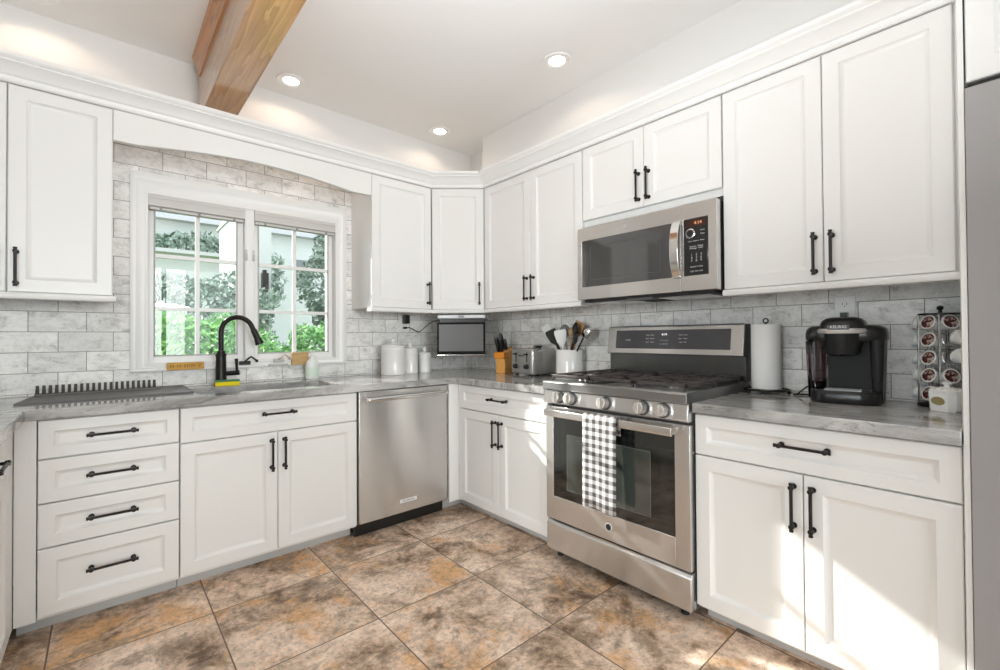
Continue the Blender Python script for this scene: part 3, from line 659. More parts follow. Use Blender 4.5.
t = thing('television', 'small flip down television hanging under the diagonal corner cabinet', 'television', (-0.405, -0.395, 1.045), radians(-45))
w = 0.174
bpy.context.view_layer.update()
for o in (PA, PC): o.parent = t; o.matrix_parent_inverse = t.matrix_world.inverted()
MB().box(-w, w, 0.0, 0.022, 0.0, 0.232).build('bezel', mat('matte_black', (0.01, 0.01, 0.01), 0.5, 0.0, **{'Specular IOR Level': 0.1}), t, bevel=0.003)
MB().box(-w+0.013, w-0.013, -0.001, 0.001, 0.026, 0.220).build('screen', SCREEN, t)
MB().box(-w, w, -0.005, 0.024, -0.006, 0.003).build('trim_bar', CHROME, t, bevel=0.002)
MB().box(-w+0.02, w-0.004, 0.004, 0.030, 0.232, 0.255).build('hinge', BLACKP, t, bevel=0.002)
MB().box(-w+0.004, w+0.004, -0.010, 0.19, 0.262, 0.290).build('mount_body', mat('silver_plastic', (0.55, 0.55, 0.55), 0.35, 0.5), t, bevel=0.004)
MB().box(-w+0.012, w+0.002, 0.0, 0.18, 0.252, 0.263).build('mount_base', BLACKP, t)
MB().box(-0.016, 0.022, -0.012, -0.009, 0.268, 0.284).build('button', mat('button_grey', (0.3, 0.3, 0.3), 0.4), t)

# ------------------------------------------------------------------ knife block, toaster, crock
t = thing('knife_block', 'orange bamboo knife block left of the toaster', 'knife block', (-0.160, -0.600, CT), radians(-72))
MB().prism([(-0.075, 0.0), (0.055, 0.0), (0.055, 0.05), (0.075, 0.155), (0.035, 0.185), (-0.085, 0.135), (-0.07, 0.06)], 'x', -0.036, 0.036).build('block', BAMBOO, t, bevel=0.003)
MB().box(-0.040, 0.040, -0.092, -0.02, 0.105, 0.15).xf(Matrix.Translation((0, 0, 0))).build('slot_head', m_wood('bamboo_dark', (0.85, 0.30, 0.03), (0.76, 0.25, 0.02), 'ZXY', 0.4, 2), t, bevel=0.004)
K = Matrix.Translation((-0.160, -0.600, CT)) @ Matrix.Rotation(radians(-72), 4, 'Z')
for i, (kx, ky, ln, lab) in enumerate(((-0.022, -0.055, 0.115, 'black handled knife leaning out at the left front of the bamboo block'), (0.004, -0.050, 0.105, 'black handled knife in the middle of the bamboo block front'),
                                  (-0.006, -0.012, 0.125, 'black handled knife standing behind the front knives in the block'), (0.022, -0.020, 0.085, 'shorter black handled knife at the right of the bamboo block'))):
    p = K @ Vector((kx, ky, 0.145+0.02*(ky+0.06)/0.05)); rzz = radians(-72)
    t = thing('knife', lab, 'knife', p, rzz, 'knives in the bamboo block')
    dirv = Vector((-0.04, -0.32, 1)).normalized()
    mb = MB(); mb.tube([dirv*0.008, dirv*0.02, dirv*(ln*0.5), dirv*(ln*0.85), dirv*ln], [0.010, 0.013, 0.013, 0.015, 0.010], 10); mb.build('handle', BLACKP, t)
    MB().tube([dirv*-0.01, dirv*0.008], 0.0085, 10).build('bolster', CHROME, t)
t = thing('toaster', 'brushed steel toaster with two black knobs between knife block and crock', 'toaster', (-0.142, -0.876, CT), radians(-94))
tw, td, th = 0.108, 0.112, 0.180
def rrect(hx, z0, z1, r, n=6):
    p = [(-hx, z0), (hx, z0)]
    for i in range(n+1): a = pi/2*i/n; p.append((hx-r+r*cos(a), z1-r+r*sin(a)))
    for i in range(n+1): a = pi/2+pi/2*i/n; p.append((-hx+r+r*cos(a), z1-r+r*sin(a)))
    return p
MB().prism(rrect(tw, 0.012, th, 0.025), 'y', -td, td).build('shell', STEEL, t, bevel=0.006)
MB().prism(rrect(tw-0.006, 0.018, th-0.006, 0.022), 'y', -td-0.006, -td+0.004).build('front_plate', m_steel('toaster_front', (0.5, 0.49, 0.47), 0.35), t, bevel=0.003)
mb = MB()
for sx in (-1, 1):
    o = MB().lathe([(0, -0.020), (0.014, -0.019), (0.016, -0.012), (0.017, 0)], (sx*0.055, -td-0.006, 0.062), 18, axis='y').build('dial', BLACKP, t)
    MB().box(sx*0.055-0.004, sx*0.055+0.004, -td-0.0075, -td-0.005, 0.09, 0.155).build('lever_slot', DARKGAP, t)
    MB().box(sx*0.055-0.014, sx*0.055+0.014, -td-0.026, -td-0.007, 0.138, 0.148).build('lever', BLACKP, t, bevel=0.003)
    MB().box(sx*0.045-0.014, sx*0.045+0.014, -0.085, 0.085, th-0.002, th+0.001).build('bread_slot', DARKGAP, t)
MB().box(-0.03, 0.03, -td-0.0075, -td-0.005, 0.128, 0.136).build('badge', SIDEG, t)
for sx in (-1, 1):
    for sy in (-1, 1): MB().lathe([(0, 0), (0.012, 0), (0.013, 0.013), (0, 0.013)], (sx*0.075, sy*0.09, 0), 12).build('foot', BLACKR, t)
t = thing('tongs', 'black kitchen tongs lying on top of the toaster', 'tongs', (-0.140, -0.91, CT+th+0.002), radians(-50))
MB().tube([(-0.02, -0.10, 0.010), (0.0, 0.0, 0.012), (0.01, 0.10, 0.010)], [0.010, 0.011, 0.013], 8).tube([(0.02, -0.10, 0.010), (0.014, 0.0, 0.012), (0.014, 0.10, 0.010)], [0.008, 0.009, 0.010], 8).build('arm', BLACKP, t)

cx, cy = -0.125, -1.166
t = thing('utensil_crock', 'white ceramic utensil crock left of the range', 'crock', (cx, cy, CT))
MB().lathe([(0, 0), (0.078, 0), (0.083, 0.004), (0.083, 0.172), (0.081, 0.176), (0.076, 0.174), (0.075, 0.02), (0, 0.016)], seg=40).build('crock', CERAM, t)
def utensil(name, label, base, tip, build, roll=0.0):
    b = Vector(base); d = Vector(tip)-b; L = d.length
    o = thing(name, label, 'utensil', (cx+b.x, cy+b.y, CT+b.z)); q = d.to_track_quat('Z', 'Y') @ Euler((0, 0, roll)).to_quaternion()
    o.rotation_euler = q.to_euler(); build(o, L); return o
GREYP = mat('grey_nylon', (0.20, 0.20, 0.21), 0.4)
def u_slotted(m):
    def f(o, L):
        MB().tube([(0, 0, 0), (0, 0, L-0.08)], [0.006, 0.005], 8).build('handle', m, o)
        mb = MB()
        mb.rings([[(x*sx, y, z) for x, y in ((-1, -0.002), (1, -0.002), (1, 0.002), (-1, 0.002))] for sx, z in ((0.007, L-0.105), (0.030, L-0.075), (0.040, L-0.02), (0.036, L))])
        mb.build('blade', m, o, bevel=0.002)
    return f
def u_spoon(m, mh=None, r=0.032):
    def f(o, L):
        MB().tube([(0, 0, 0), (0, 0, L-2*r+0.004)], [0.006, 0.005], 8).build('handle', mh or m, o)
        mb = MB(); rings = []
        for k, dd in ((1.0, 0), (0.8, 0.008), (0.4, 0.014), (0.05, 0.016)):
            rings.append([(r*0.78*k*cos(a), dd, L-r+r*k*sin(a)) for a in [2*pi*i/18 for i in range(18)]])
        mb.rings(rings+[[(x, y-0.003, z) for x, y, z in rg] for rg in rings[::-1]], cap0=False, cap1=False); mb.build('bowl', m, o)
    return f
def u_whisk(o, L):
    MB().tube([(0, 0, 0), (0, 0, L-0.10)], 0.007, 8).build('handle', BLACKP, o)
    mb = MB()
    for k in range(4):
        a = pi*k/4; pts = [(0.026*sin(pi*u/10)*cos(a)*(1 if u <= 10 else 1), 0.026*sin(pi*u/10)*sin(a), L-0.10+0.10*u/10) for u in range(11)]
        mb.tube(pts, 0.0012, 6)
        mb.tube([(-x, -y, z) for x, y, z in pts], 0.0012, 6)
    mb.build('wire_loops', CHROME, o)
utensil('slotted_spoon', 'white slotted spoon leaning out at the left of the utensil crock', (0.01, 0.02, 0.02), (-0.05, 0.165, 0.330), u_slotted(PLASTW), radians(60))
utensil('spatula', 'black spatula leaning left in the utensil crock', (0.0, 0.0, 0.02), (-0.06, 0.110, 0.300), u_slotted(BLACKP), radians(80))
utensil('spatula', 'slim black spatula leaning left behind the white turner in the crock', (0.02, 0.0, 0.02), (-0.03, 0.118, 0.285), u_spoon(BLACKP, r=0.026), radians(80))
utensil('turner', 'wide white turner standing in the middle of the crock', (-0.01, 0.01, 0.02), (-0.055, 0.030, 0.300), u_slotted(PLASTW), radians(75))
utensil('ladle', 'grey ladle standing behind the white turner in the crock', (0.0, 0.0, 0.02), (-0.02, 0.022, 0.335), u_spoon(GREYP, r=0.042), radians(90))
utensil('wooden_spoon', 'pale wooden spoon in the crock right of the white turner', (0.0, 0.0, 0.02), (-0.02, -0.035, 0.315), u_spoon(SPOONW, r=0.028), radians(90))
utensil('serving_spoon', 'large black serving spoon leaning right in the crock', (0.0, 0.02, 0.02), (-0.045, -0.095, 0.345), u_spoon(BLACKP, r=0.050), radians(80))
utensil('serving_spoon', 'smaller black spoon leaning right at the front of the crock', (-0.02, 0.02, 0.02), (-0.07, -0.120, 0.285), u_spoon(BLACKP, r=0.042), radians(80))
utensil('wooden_spatula', 'wooden spatula leaning right behind the black serving spoon', (0.01, 0.02, 0.02), (0.0, -0.090, 0.350), u_slotted(SPOONW), radians(90))
utensil('serving_spoon', 'steel spoon leaning furthest right out of the crock', (0.0, 0.03, 0.02), (-0.04, -0.185, 0.315), u_spoon(CHROME, BLACKP, r=0.044), radians(90))

# ------------------------------------------------------------------ dishwasher
t = thing('dishwasher', 'stainless steel dishwasher right of the sink cabinet', 'dishwasher', (-1.2815, -0.634, F), 0)
w = 0.588
MB().box(0.004, w-0.004, 0.035, 0.60, 0.085, 0.815).build('tub', SIDEG, t)
MB().box(0.0, w, 0.0, 0.034, 0.085, 0.816).build('door', STEEL, t, bevel=0.004)
MB().box(0.0, w, 0.060, 0.085, 0.001, 0.085).build('toe_panel', BLACKP, t)
mb = MB().tube([(0.040, -0.046, 0.773), (w-0.034, -0.046, 0.773)], 0.0125, 16)
for x in (0.052, w-0.046): mb.tube([(x, 0.0, 0.773), (x, -0.046, 0.773)], 0.010, 12)
for x in (0.040, w-0.034): mb.ball((x, -0.046, 0.773), 0.0145, 14)
mb.build('handle', CHROME, t)
bd = MB().box(0.250, 0.362, -0.002, 0.0, 0.142, 0.163).build('badge', mat('badge_silver', (0.80, 0.80, 0.79), 0.4, 0.1), t, bevel=0.0006)
text('badge_lettering', 'KitchenAid', 0.0175, PRINTD, bd, (0.306, -0.0022, 0.1528), FRONT)

# ------------------------------------------------------------------ range
RX, RY = -0.650, -1.449
t = thing('range', 'stainless steel gas range under the microwave', 'range', (RX, RY, F), R90); w = 0.748
def z(a): return a-F
MB().box(0.003, w-0.003, 0.045, 0.595, z(0.100), z(0.912)).build('body', SIDEG, t)
dr = MB().prism([(0.0, z(0.108)), (0.0, z(0.236)), (0.012, z(0.250)), (0.045, z(0.250)), (0.045, z(0.108))], 'x', 0.0, w).build('drawer', STEEL, t, bevel=0.004)
MB().box(0.22, w-0.22, 0.004, 0.03, z(0.2495), z(0.2535)).build('pull_lip', CHROME, dr)
dm = MB()                           # oven door as a frame around the glass
gx0, gx1, gz0, gz1 = 0.048, w-0.062, z(0.378), z(0.780)
dz0, dz1 = z(0.262), z(0.824)
dm.box(0.0, gx0, 0.0, 0.04, dz0, dz1).box(gx1, w, 0.0, 0.04, dz0, dz1).box(gx0, gx1, 0.0, 0.04, dz0, gz0).box(gx0, gx1, 0.0, 0.04, gz1, dz1)
od = dm.build('oven_door', STEEL, t, bevel=0.0015)
MB().box(gx0-0.002, gx1+0.002, 0.002, 0.02, gz0-0.002, gz1+0.002).build('oven_window', OVENG, od)
def gfr(a, b, c, d, y0, y1, wd):
    return MB().box(a, a+wd, y0, y1, c, d).box(b-wd, b, y0, y1, c, d).box(a+wd, b-wd, y0, y1, c, c+wd).box(a+wd, b-wd, y0, y1, d-wd, d)
MB().box(gx0+0.088, gx1-0.108, 0.0014, 0.003, gz0+0.048, gz1-0.088).build('inner_window', OVENI, od)
gfr(gx0+0.085, gx1-0.105, gz0+0.045, gz1-0.085, 0.0012, 0.0022, 0.003).build('window_border', mat('glass_border', (0.10, 0.105, 0.10), 0.3), od)
hb = MB(); hz = z(0.800)
hb.rings([[(x, -0.052+dy*1.0, hz+dz) for dy, dz in ((-0.006, -0.016), (-0.009, 0.0), (-0.006, 0.016), (0.006, 0.018), (0.008, 0.0), (0.006, -0.018))] for x in (0.040, w-0.046)])
for x in (0.052, w-0.070): hb.box(x, x+0.02, -0.046, 0.0, hz-0.012, hz+0.012)
hb.build('door_handle', m_steel('handle_steel', (0.68, 0.66, 0.63), 0.22), od, bevel=0.002)
bg_ = MB().lathe([(0, -0.003), (0.016, -0.003), (0.017, 0.0)], (0.374, 0, z(0.322)), 28, axis='y').build('badge', mat('badge_white', (0.78, 0.78, 0.77), 0.35, 0.2), od)
MB().lathe([(0.0125, -0.0035), (0.0145, -0.0035), (0.0145, -0.0028), (0.0125, -0.0028), (0.0125, -0.0035)], (0.374, 0, z(0.322)), 28, axis='y').build('badge_ring', SIDEG, bg_)
text('badge_lettering', 'GE', 0.015, SIDEG, bg_, (0.374, -0.0034, z(0.322)), FRONT)
# knob panel, lip, cooktop
cp = MB().prism([(-0.006, z(0.836)), (-0.018, z(0.843)), (-0.010, z(0.906)), (0.06, z(0.910)), (0.06, z(0.836))], 'x', 0.0, w).build('control_panel', STEEL, t, bevel=0.003)
tl = Matrix.Rotation(radians(-6), 4, 'X')
for k, kx in enumerate((0.104, 0.180, 0.372, 0.556, 0.648)):
    kb = MB().lathe([(0, -0.042), (0.022, -0.041), (0.0245, -0.036), (0.025, -0.008), (0, -0.008)], (0, 0, 0), 24, axis='y').box(-0.004, 0.004, -0.047, -0.040, -0.023, 0.023)
    MB().lathe([(0, -0.0075), (0.0265, -0.0075), (0.0305, -0.003), (0.0305, 0.0), (0, 0)], (0, 0, 0), 24, axis='y').build('knob_skirt', SIDEG, cp, loc=(kx, -0.0140, z(0.874)), rot=(radians(-6), 0, 0))
    kb.build('knob', m_steel('knob_steel', (0.74, 0.72, 0.69), 0.34) if k == 0 else bpy.data.materials['knob_steel'], cp, loc=(kx, -0.0140, z(0.874)), rot=(radians(-6), 0, 0), bevel=0.001)
ct = MB().prism([(-0.020, z(0.908)), (-0.024, z(0.912)), (-0.024, z(0.946)), (-0.016, z(0.952)), (0.58, z(0.952)), (0.58, z(0.908))], 'x', -0.0005, w+0.0005).build('cooktop', m_steel('cooktop_steel', (0.30, 0.30, 0.295), 0.34), t, bevel=0.002)
CB = [(0.15, 0.14), (0.15, 0.42), (0.379, 0.28), (0.608, 0.14), (0.608, 0.42)]
for (bx, by) in CB:
    b = MB().lathe([(0, 0), (0.045, 0), (0.045, 0.008), (0.030, 0.012), (0.030, 0.016), (0, 0.016)], (bx, by, z(0.952)), 22).build('burner', STEELD, ct)
    MB().lathe([(0, 0.0165), (0.035, 0.0165), (0.037, 0.020), (0.034, 0.024), (0, 0.025)], (bx, by, z(0.952)), 22).build('burner_cap', IRON, b)
for gi in range(3):
    a, b = 0.022+gi*0.2393, 0.022+gi*0.2393+0.235; y0, y1 = 0.012, 0.548; g = MB(); q = 0.0075; zt0, zt1 = z(0.967), z(0.982)
    for xx in (a, b-2*q): g.box(xx, xx+2*q, y0, y1, zt0, zt1)
    for yy in (y0, (y0+y1)/2-q, y1-2*q): g.box(a, b, yy, yy+2*q, zt0, zt1)
    xm = (a+b)/2
    for yc in ((y0+y1)/4+y0/2, (y1*3+y0)/4):
        g.box(a, xm-0.022, yc-q, yc+q, zt0, zt1).box(xm+0.022, b, yc-q, yc+q, zt0, zt1)
        for sgn in (-1, 1): g.box(xm-q, xm+q, min(yc+sgn*0.022, yc+sgn*0.13), max(yc+sgn*0.022, yc+sgn*0.13), zt0, zt1)
        for k in (-1, 1):
            g.box(a+0.03+0.0 if k < 0 else b-0.045, a+0.045 if k < 0 else b-0.03, yc-0.10, yc+0.10, zt0, zt1-0.002)
    for xx in (a+0.004, b-0.016):
        for yy in (y0+0.002, y1-0.014, (y0+y1)/2-0.006): g.box(xx, xx+0.012, yy, yy+0.012, z(0.9525), zt0)
    g.build('grate', IRON, t, bevel=0.003)
bgd = MB().box(0.0, w, 0.560, 0.63, z(0.953), z(1.075)).build('riser', m_steel('riser_steel', (0.16, 0.165, 0.165), 0.22), t, bevel=0.002)
# tilted control console
cs = MB().prism([(0.530, z(1.075)), (0.552, z(1.222)), (0.560, z(1.228)), (0.62, z(1.228)), (0.632, z(1.20)), (0.632, z(1.075))], 'x', 0.0, w).build('console', STEEL, t, bevel=0.003)
for xx in (-0.0035, w-0.0005): MB().prism([(0.540, z(1.072)), (0.560, z(1.224)), (0.618, z(1.226)), (0.634, z(1.20)), (0.634, z(0.955)), (0.575, z(0.955)), (0.575, z(1.072))], 'x', xx, xx+0.004).build('end_cap', BLACKP, cs)
ta = math.atan2(0.022, 0.147)
TM = Matrix.Translation((0, 0.530, z(1.075))) @ Matrix.Rotation(-ta, 4, 'X')
gp = MB().box(0.055, 0.690, -0.0015, 0.004, 0.028, 0.130).xf(TM).build('control_glass', mat('console_glass', (0.075, 0.073, 0.078), 0.08), cs, bevel=0.001)
rotc = (pi/2-ta, 0, 0)
def ctext(body, x, zz, size, m, nm='panel_lettering'):
    p = TM @ Vector((x, -0.0018, zz)); return text(nm, body, size, m, gp, p, rotc)
ctext('Profile', 0.135, 0.075, 0.012, PRINT); ctext('4:14', 0.352, 0.105, 0.018, DIGIT, 'clock_digits')
ctext('Bake   Broil\n\nRoast  Warm\n\nConv   Clean', 0.270, 0.083, 0.0095, PRINT); ctext('1  2  3  4  5\n\n6  7  8  9  0', 0.352, 0.063, 0.0095, PRINT); ctext('Timer  Start\n\nLight   Clear\n\nLock   Off', 0.455, 0.083, 0.0095, PRINT)
for xx in (0.03, w-0.06):
    for yy in (0.07, 0.52): MB().lathe([(0, 0.0), (0.016, 0.0), (0.016, 0.012), (0.008, 0.014), (0.008, z(0.100)), (0, z(0.100))], (xx, yy, 0), 12).build('foot', BLACKR, t)
# towel over the oven handle
def m_gingham():
    m = mat('gingham_cloth', (0.8, 0.8, 0.8), 0.9); t = NT(m); sp = t.n('ShaderNodeSeparateXYZ'); t.l(t.n('ShaderNodeTexCoord').outputs['Object'], sp.inputs[0])
    def stripe(o):
        a = t.n('ShaderNodeMath', operation='MULTIPLY'); t.l(o, a.inputs[0]); a.inputs[1].default_value = 1/0.0355
        f = t.n('ShaderNodeMath', operation='FRACT'); t.l(a.outputs[0], f.inputs[0]); g = t.n('ShaderNodeMath', operation='GREATER_THAN'); t.l(f.outputs[0], g.inputs[0]); g.inputs[1].default_value = 0.5; return g.outputs[0]
    s1, s2 = stripe(sp.outputs[0]), stripe(sp.outputs[2]); ad = t.n('ShaderNodeMath', operation='ADD'); t.l(s1, ad.inputs[0]); t.l(s2, ad.inputs[1])
    dv = t.n('ShaderNodeMath', operation='DIVIDE'); t.l(ad.outputs[0], dv.inputs[0]); dv.inputs[1].default_value = 2
    t.l(t.ramp(dv.outputs[0], [(0.0, (0.74, 0.74, 0.735)), (0.5, (0.33, 0.325, 0.325)), (1.0, (0.07, 0.065, 0.066))]), t.b.inputs['Base Color'])
    r = [n for n in m.node_tree.nodes if n.type == 'VALTORGB'][0]; r.color_ramp.interpolation = 'CONSTANT'; r.color_ramp.elements[1].position = 0.3; r.color_ramp.elements[2].position = 0.8
    n = t.noise(t.obj(), 600, 2); t.bump(n.outputs[0], 0.25, 0.001); return m
tw0 = 0.175
tl = thing('dish_towel', 'grey and white gingham towel hanging over the oven door handle', 'towel', (RX, RY-0.288, 0.414), R90)
mb = MB(); N = 14; rows = []
prf = [(-0.074, 0.0), (-0.074, 0.06), (-0.073, 0.15), (-0.072, 0.25), (-0.071, 0.33), (-0.070, 0.39), (-0.066, 0.407), (-0.056, 0.4115), (-0.046, 0.409), (-0.038, 0.40), (-0.036, 0.37), (-0.034, 0.33)]
outer = []; inner = []
for (py, pz) in prf:
    ro = []
    for i in range(N+1):
        u = i/N; k = max(0, 1-pz/0.40); wv = 0.004*sin(u*9+1.2)*k
        ro.append((u*tw0*(1-0.03*k)+0.004*k, py-(wv if py < -0.05 else -wv*0.3), pz+(0.004*sin(u*5) if pz < 0.01 else 0)))
    rows.append(ro)
v = [p for r in rows for p in r]; fs = []
for j in range(len(rows)-1):
    for i in range(N): fs.append((j*(N+1)+i, j*(N+1)+i+1, (j+1)*(N+1)+i+1, (j+1)*(N+1)+i))
mb.add(v, fs); cl = mb.build('cloth', m_gingham(), tl, angle=80); sd = cl.modifiers.new('thick', 'SOLIDIFY'); sd.thickness = 0.003; sd.offset = 0

# ------------------------------------------------------------------ microwave
MX, MY, MZ = -0.378, -1.441, 1.367
t = thing('microwave', 'stainless steel over the range microwave', 'microwave', (MX, MY, MZ), R90); w, h = 0.752, 0.396
MB().box(0.004, w-0.004, 0.040, 0.366, 0.004, h).build('body', mat('microwave_side', (0.05, 0.05, 0.052), 0.5), t, bevel=0.002)
wx0, wx1, wz0, wz1 = 0.030, 0.548, 0.072, 0.322
fr = MB()
def octo(x0, x1, z0, z1, y): return [(x0, y, z0), (x1, y, z0), (x1, y, z1), (x0, y, z1)]
def frame_ring(X0, X1, Z0, Z1, x0, x1, z0, z1, ya, yb):
    m_ = MB(); m_.rings([octo(X0, X1, Z0, Z1, yb), octo(X0, X1, Z0, Z1, ya), octo(x0, x1, z0, z1, ya), octo(x0, x1, z0, z1, yb), octo(X0, X1, Z0, Z1, yb)], cap0=False, cap1=False); return m_
dsp = 0.594
dr = frame_ring(0.0, dsp-0.0008, 0.004, h-0.002, wx0, wx1, wz0, wz1, 0.0, 0.038).build('door', STEEL, t, bevel=0.0025)
MB().box(wx0-0.001, wx1+0.001, 0.003, 0.015, wz0-0.001, wz1+0.001).build('door_window', MICG, dr)
gfr(wx0+0.055, wx1-0.055, wz0+0.035, wz1-0.035, 0.0022, 0.0032, 0.0025).build('window_border', SIDEG, dr)
hx = 0.578
hp = []
for i in range(13):
    u = i/12; zz = 0.068+0.256*u; yy = -0.012-0.034*sin(pi*u)**0.6
    hp.append([(hx-0.019, yy, zz), (hx+0.019, yy+0.004, zz), (hx+0.019, yy+0.016, zz), (hx-0.019, yy+0.014, zz)])
hm = MB().rings(hp); hm.box(hx-0.018, hx+0.019, -0.014, 0.0, 0.066, 0.080).box(hx-0.018, hx+0.019, -0.014, 0.0, 0.312, 0.326)
hm.build('handle', CHROME, dr, bevel=0.003)
pr = frame_ring(dsp+0.0008, w, 0.004, h-0.002, 0.606, 0.716, 0.072, 0.325, 0.0, 0.038).build('side_frame', STEEL, t, bevel=0.0025)
pn = MB().box(0.6045, 0.7175, -0.0005, 0.015, 0.0705, 0.3265).build('control_panel', GLOSSB, t, bevel=0.004)
MB().box(0.622, 0.708, -0.0012, 0.0, 0.288, 0.318).build('display', mat('display_amber', (0.05, 0.016, 0.008), 0.1), pn)
text('clock_digits', '4:14', 0.020, DIGITR, pn, (0.672, -0.0015, 0.303), FRONT)
dl = MB().lathe([(0, -0.016), (0.014, -0.016), (0.016, -0.013), (0.017, 0)], (0.640, 0, 0.258), 24, axis='y').build('dial', BLACKP, pn)
MB().lathe([(0.0165, -0.010), (0.0215, -0.008), (0.0215, 0.0), (0.0165, 0.0), (0.0165, -0.010)], (0.640, 0, 0.258), 28, axis='y').build('dial_ring', CHROME, dl)
for body, x, zz, s in (('Clock', 0.692, 0.268, 0.008), ('Timer', 0.692, 0.252, 0.008), ('Cook   Defrost   Power', 0.664, 0.224, 0.0075), ('Popcorn   Reheat\nBeverage   Soften', 0.664, 0.196, 0.0085),
                       ('1    2    3\n4    5    6\n7    8    9', 0.664, 0.150, 0.013), ('Cancel  0  Start', 0.664, 0.110, 0.009), ('Light  Fan  Lock', 0.664, 0.090, 0.0085)):
    text('button_lettering', body, s, PRINT, pn, (x, -0.0012, zz), FRONT)
MB().lathe([(0, -0.002), (0.011, -0.002), (0.012, 0.0)], (0.305, 0, 0.355), 24, axis='y').build('badge', CHROME, dr)
g = MB().box(0.03, w-0.02, 0.02, 0.30, -0.010, 0.003); g.build('vent_grille', DARKGAP, t, bevel=0.002)
MB().box(0.06, 0.30, 0.05, 0.25, -0.014, -0.010).build('grease_filter', STEEL, t)
MB().box(0.45, 0.70, 0.05, 0.25, -0.014, -0.010).build('grease_filter', STEEL, t)
MB().box(0.30, 0.44, 0.01, 0.06, -0.016, -0.008).build('lamp_cover', SIDEG, t)

# ------------------------------------------------------------------ paper towel, coffee maker
t = thing('paper_towel_holder', 'black wire paper towel holder right of the range', 'holder', (-0.118, -2.293, CT))
mb = MB(); mb.tube([(0.088*cos(a), 0.088*sin(a), 0.016) for a in [2*pi*i/32 for i in range(32)]], 0.004, 8, closed=True)
for k in range(3):
    a = 2*pi*k/3+0.5; mb.tube([(0.088*cos(a), 0.088*sin(a), 0.016), (0, 0, 0.016)], 0.0035, 8); mb.ball((0.088*cos(a), 0.088*sin(a), 0.0085), 0.0085, 10)
mb.build('base', BLACKM, t)
MB().tube([(0, 0, 0.014), (0, 0, 0.312)], 0.005, 8).tube([(0.0, 0.010*cos(a), 0.322+0.010*sin(a)) for a in [2*pi*i/16 for i in range(16)]], 0.003, 8, closed=True).build('rod', BLACKM, t)
t = thing('paper_towel_roll', 'white paper towel roll standing on the wire holder', 'paper towels', (-0.118, -2.293, CT+0.0205))
MB().lathe([(0.018, 0), (0.058, 0), (0.059, 0.002), (0.059, 0.283), (0.058, 0.285), (0.018, 0.285), (0.018, 0)], seg=40).build('paper', mat('paper_white', (0.86, 0.86, 0.85), 0.9), t)
MB().lathe([(0.016, 0.0), (0.0185, 0.0), (0.0185, 0.2855), (0.016, 0.2855), (0.016, 0.0)], seg=24).build('cardboard_core', mat('cardboard', (0.45, 0.33, 0.22), 0.9), t)

t = thing('coffee_maker', 'black single serve coffee maker with smoked water tank', 'coffee maker', (-0.165, -2.592, CT), radians(-84)); 
# local: front -y, x -0.125..0.125
def outline(hx, yf, yb_, r, z, nose=0.0, n=5):
    pts = []
    for cxx, cyy, s in ((hx-r, yb_-r, 0), (-hx+r, yb_-r, 1), (-hx+r, yf+r, 2), (hx-r, yf+r, 3)):
        for i in range(n+1):
            an = (s+i/n)*pi/2; pts.append((cxx+r*cos(an), cyy+r*sin(an), z))
    return pts
SATB = mat('satin_black', (0.018, 0.018, 0.019), 0.35, 0.0, **{'Specular IOR Level': 0.25})
SH = Matrix.Translation((0.028, 0, 0)); SR = Matrix.Translation((0.096, 0, 0))
hs = MB().rings([outline(0.082, -0.02, 0.125, 0.03, 0.0), outline(0.084, -0.02, 0.125, 0.03, 0.01), outline(0.092, -0.02, 0.125, 0.03, 0.24)]).xf(SH); k0 = len(hs.v)
hs.rings([outline(0.012, -0.080, 0.11, 0.011, 0.0), outline(0.014, -0.084, 0.115, 0.013, 0.02), outline(0.018, -0.092, 0.12, 0.017, 0.12), outline(0.022, -0.10, 0.125, 0.021, 0.238)]).xf(SR, k0)
hs.build('housing', SATB, t)
hd = MB(); rg = []
for k, (sc_, zz) in enumerate(((0.96, 0.232), (1.0, 0.240), (1.0, 0.262), (0.97, 0.278), (0.90, 0.288), (0.75, 0.293))):
    rg.append([(x*sc_, (y-0.01)*sc_+0.01, zz) for x, y, _ in outline(0.126, -0.105, 0.128, 0.06, 0)])
hd.rings(rg); hd.build('head', BLACKP, t)
lid = MB(); rg = []
for sc_, zz in ((1.0, 0.270), (1.02, 0.282), (1.0, 0.296), (0.92, 0.310), (0.75, 0.320), (0.5, 0.324)):
    rg.append([(x*sc_-0.005, (y+0.03)*sc_-0.03, zz) for x, y, _ in outline(0.070, -0.125, 0.085, 0.055, 0)])
lid.rings(rg).build('lid', BLACKP, t)
bandm = MB(); o1 = outline(0.076, -0.134, 0.03, 0.05, 0.262); o2 = outline(0.078, -0.137, 0.03, 0.05, 0.272); o3 = outline(0.074, -0.132, 0.03, 0.05, 0.280)
bandm.rings([[(x-0.005, y, zz) for x, y, zz in o] for o in (o1, o2, o3)])
bn = bandm.build('silver_band', mat('silver_band', (0.72, 0.72, 0.72), 0.35, 0.7), t)
nm_ = MB().box(-0.044, 0.022, -0.137, -0.128, 0.277, 0.294).build('name_plate', mat('plate_dark', (0.05, 0.05, 0.05), 0.4), t, bevel=0.001)
text('name_lettering', 'KEURIG', 0.0145, mat('silver_print', (0.75, 0.75, 0.75), 0.4), nm_, (-0.011, -0.1374, 0.2855), FRONT)
bh = MB(); rg = []
for r_, zz in ((0.040, 0.178), (0.050, 0.184), (0.062, 0.232), (0.066, 0.262)):
    rg.append([(r_*1.0*cos(a)-0.005, -0.072+r_*0.85*sin(a), zz) for a in [2*pi*i/28 for i in range(28)]])
bh.rings(rg).build('brew_head', SATB, t)
base = MB(); rg = []
for sc_, zz in ((0.97, 0.0), (1.0, 0.006), (1.0, 0.042), (0.97, 0.048)):
    rg.append([(x*sc_, y*sc_, zz) for x, y, _ in outline(0.108, -0.128, 0.0, 0.06, 0)])
base.rings(rg).build('drip_tray', BLACKP, t)
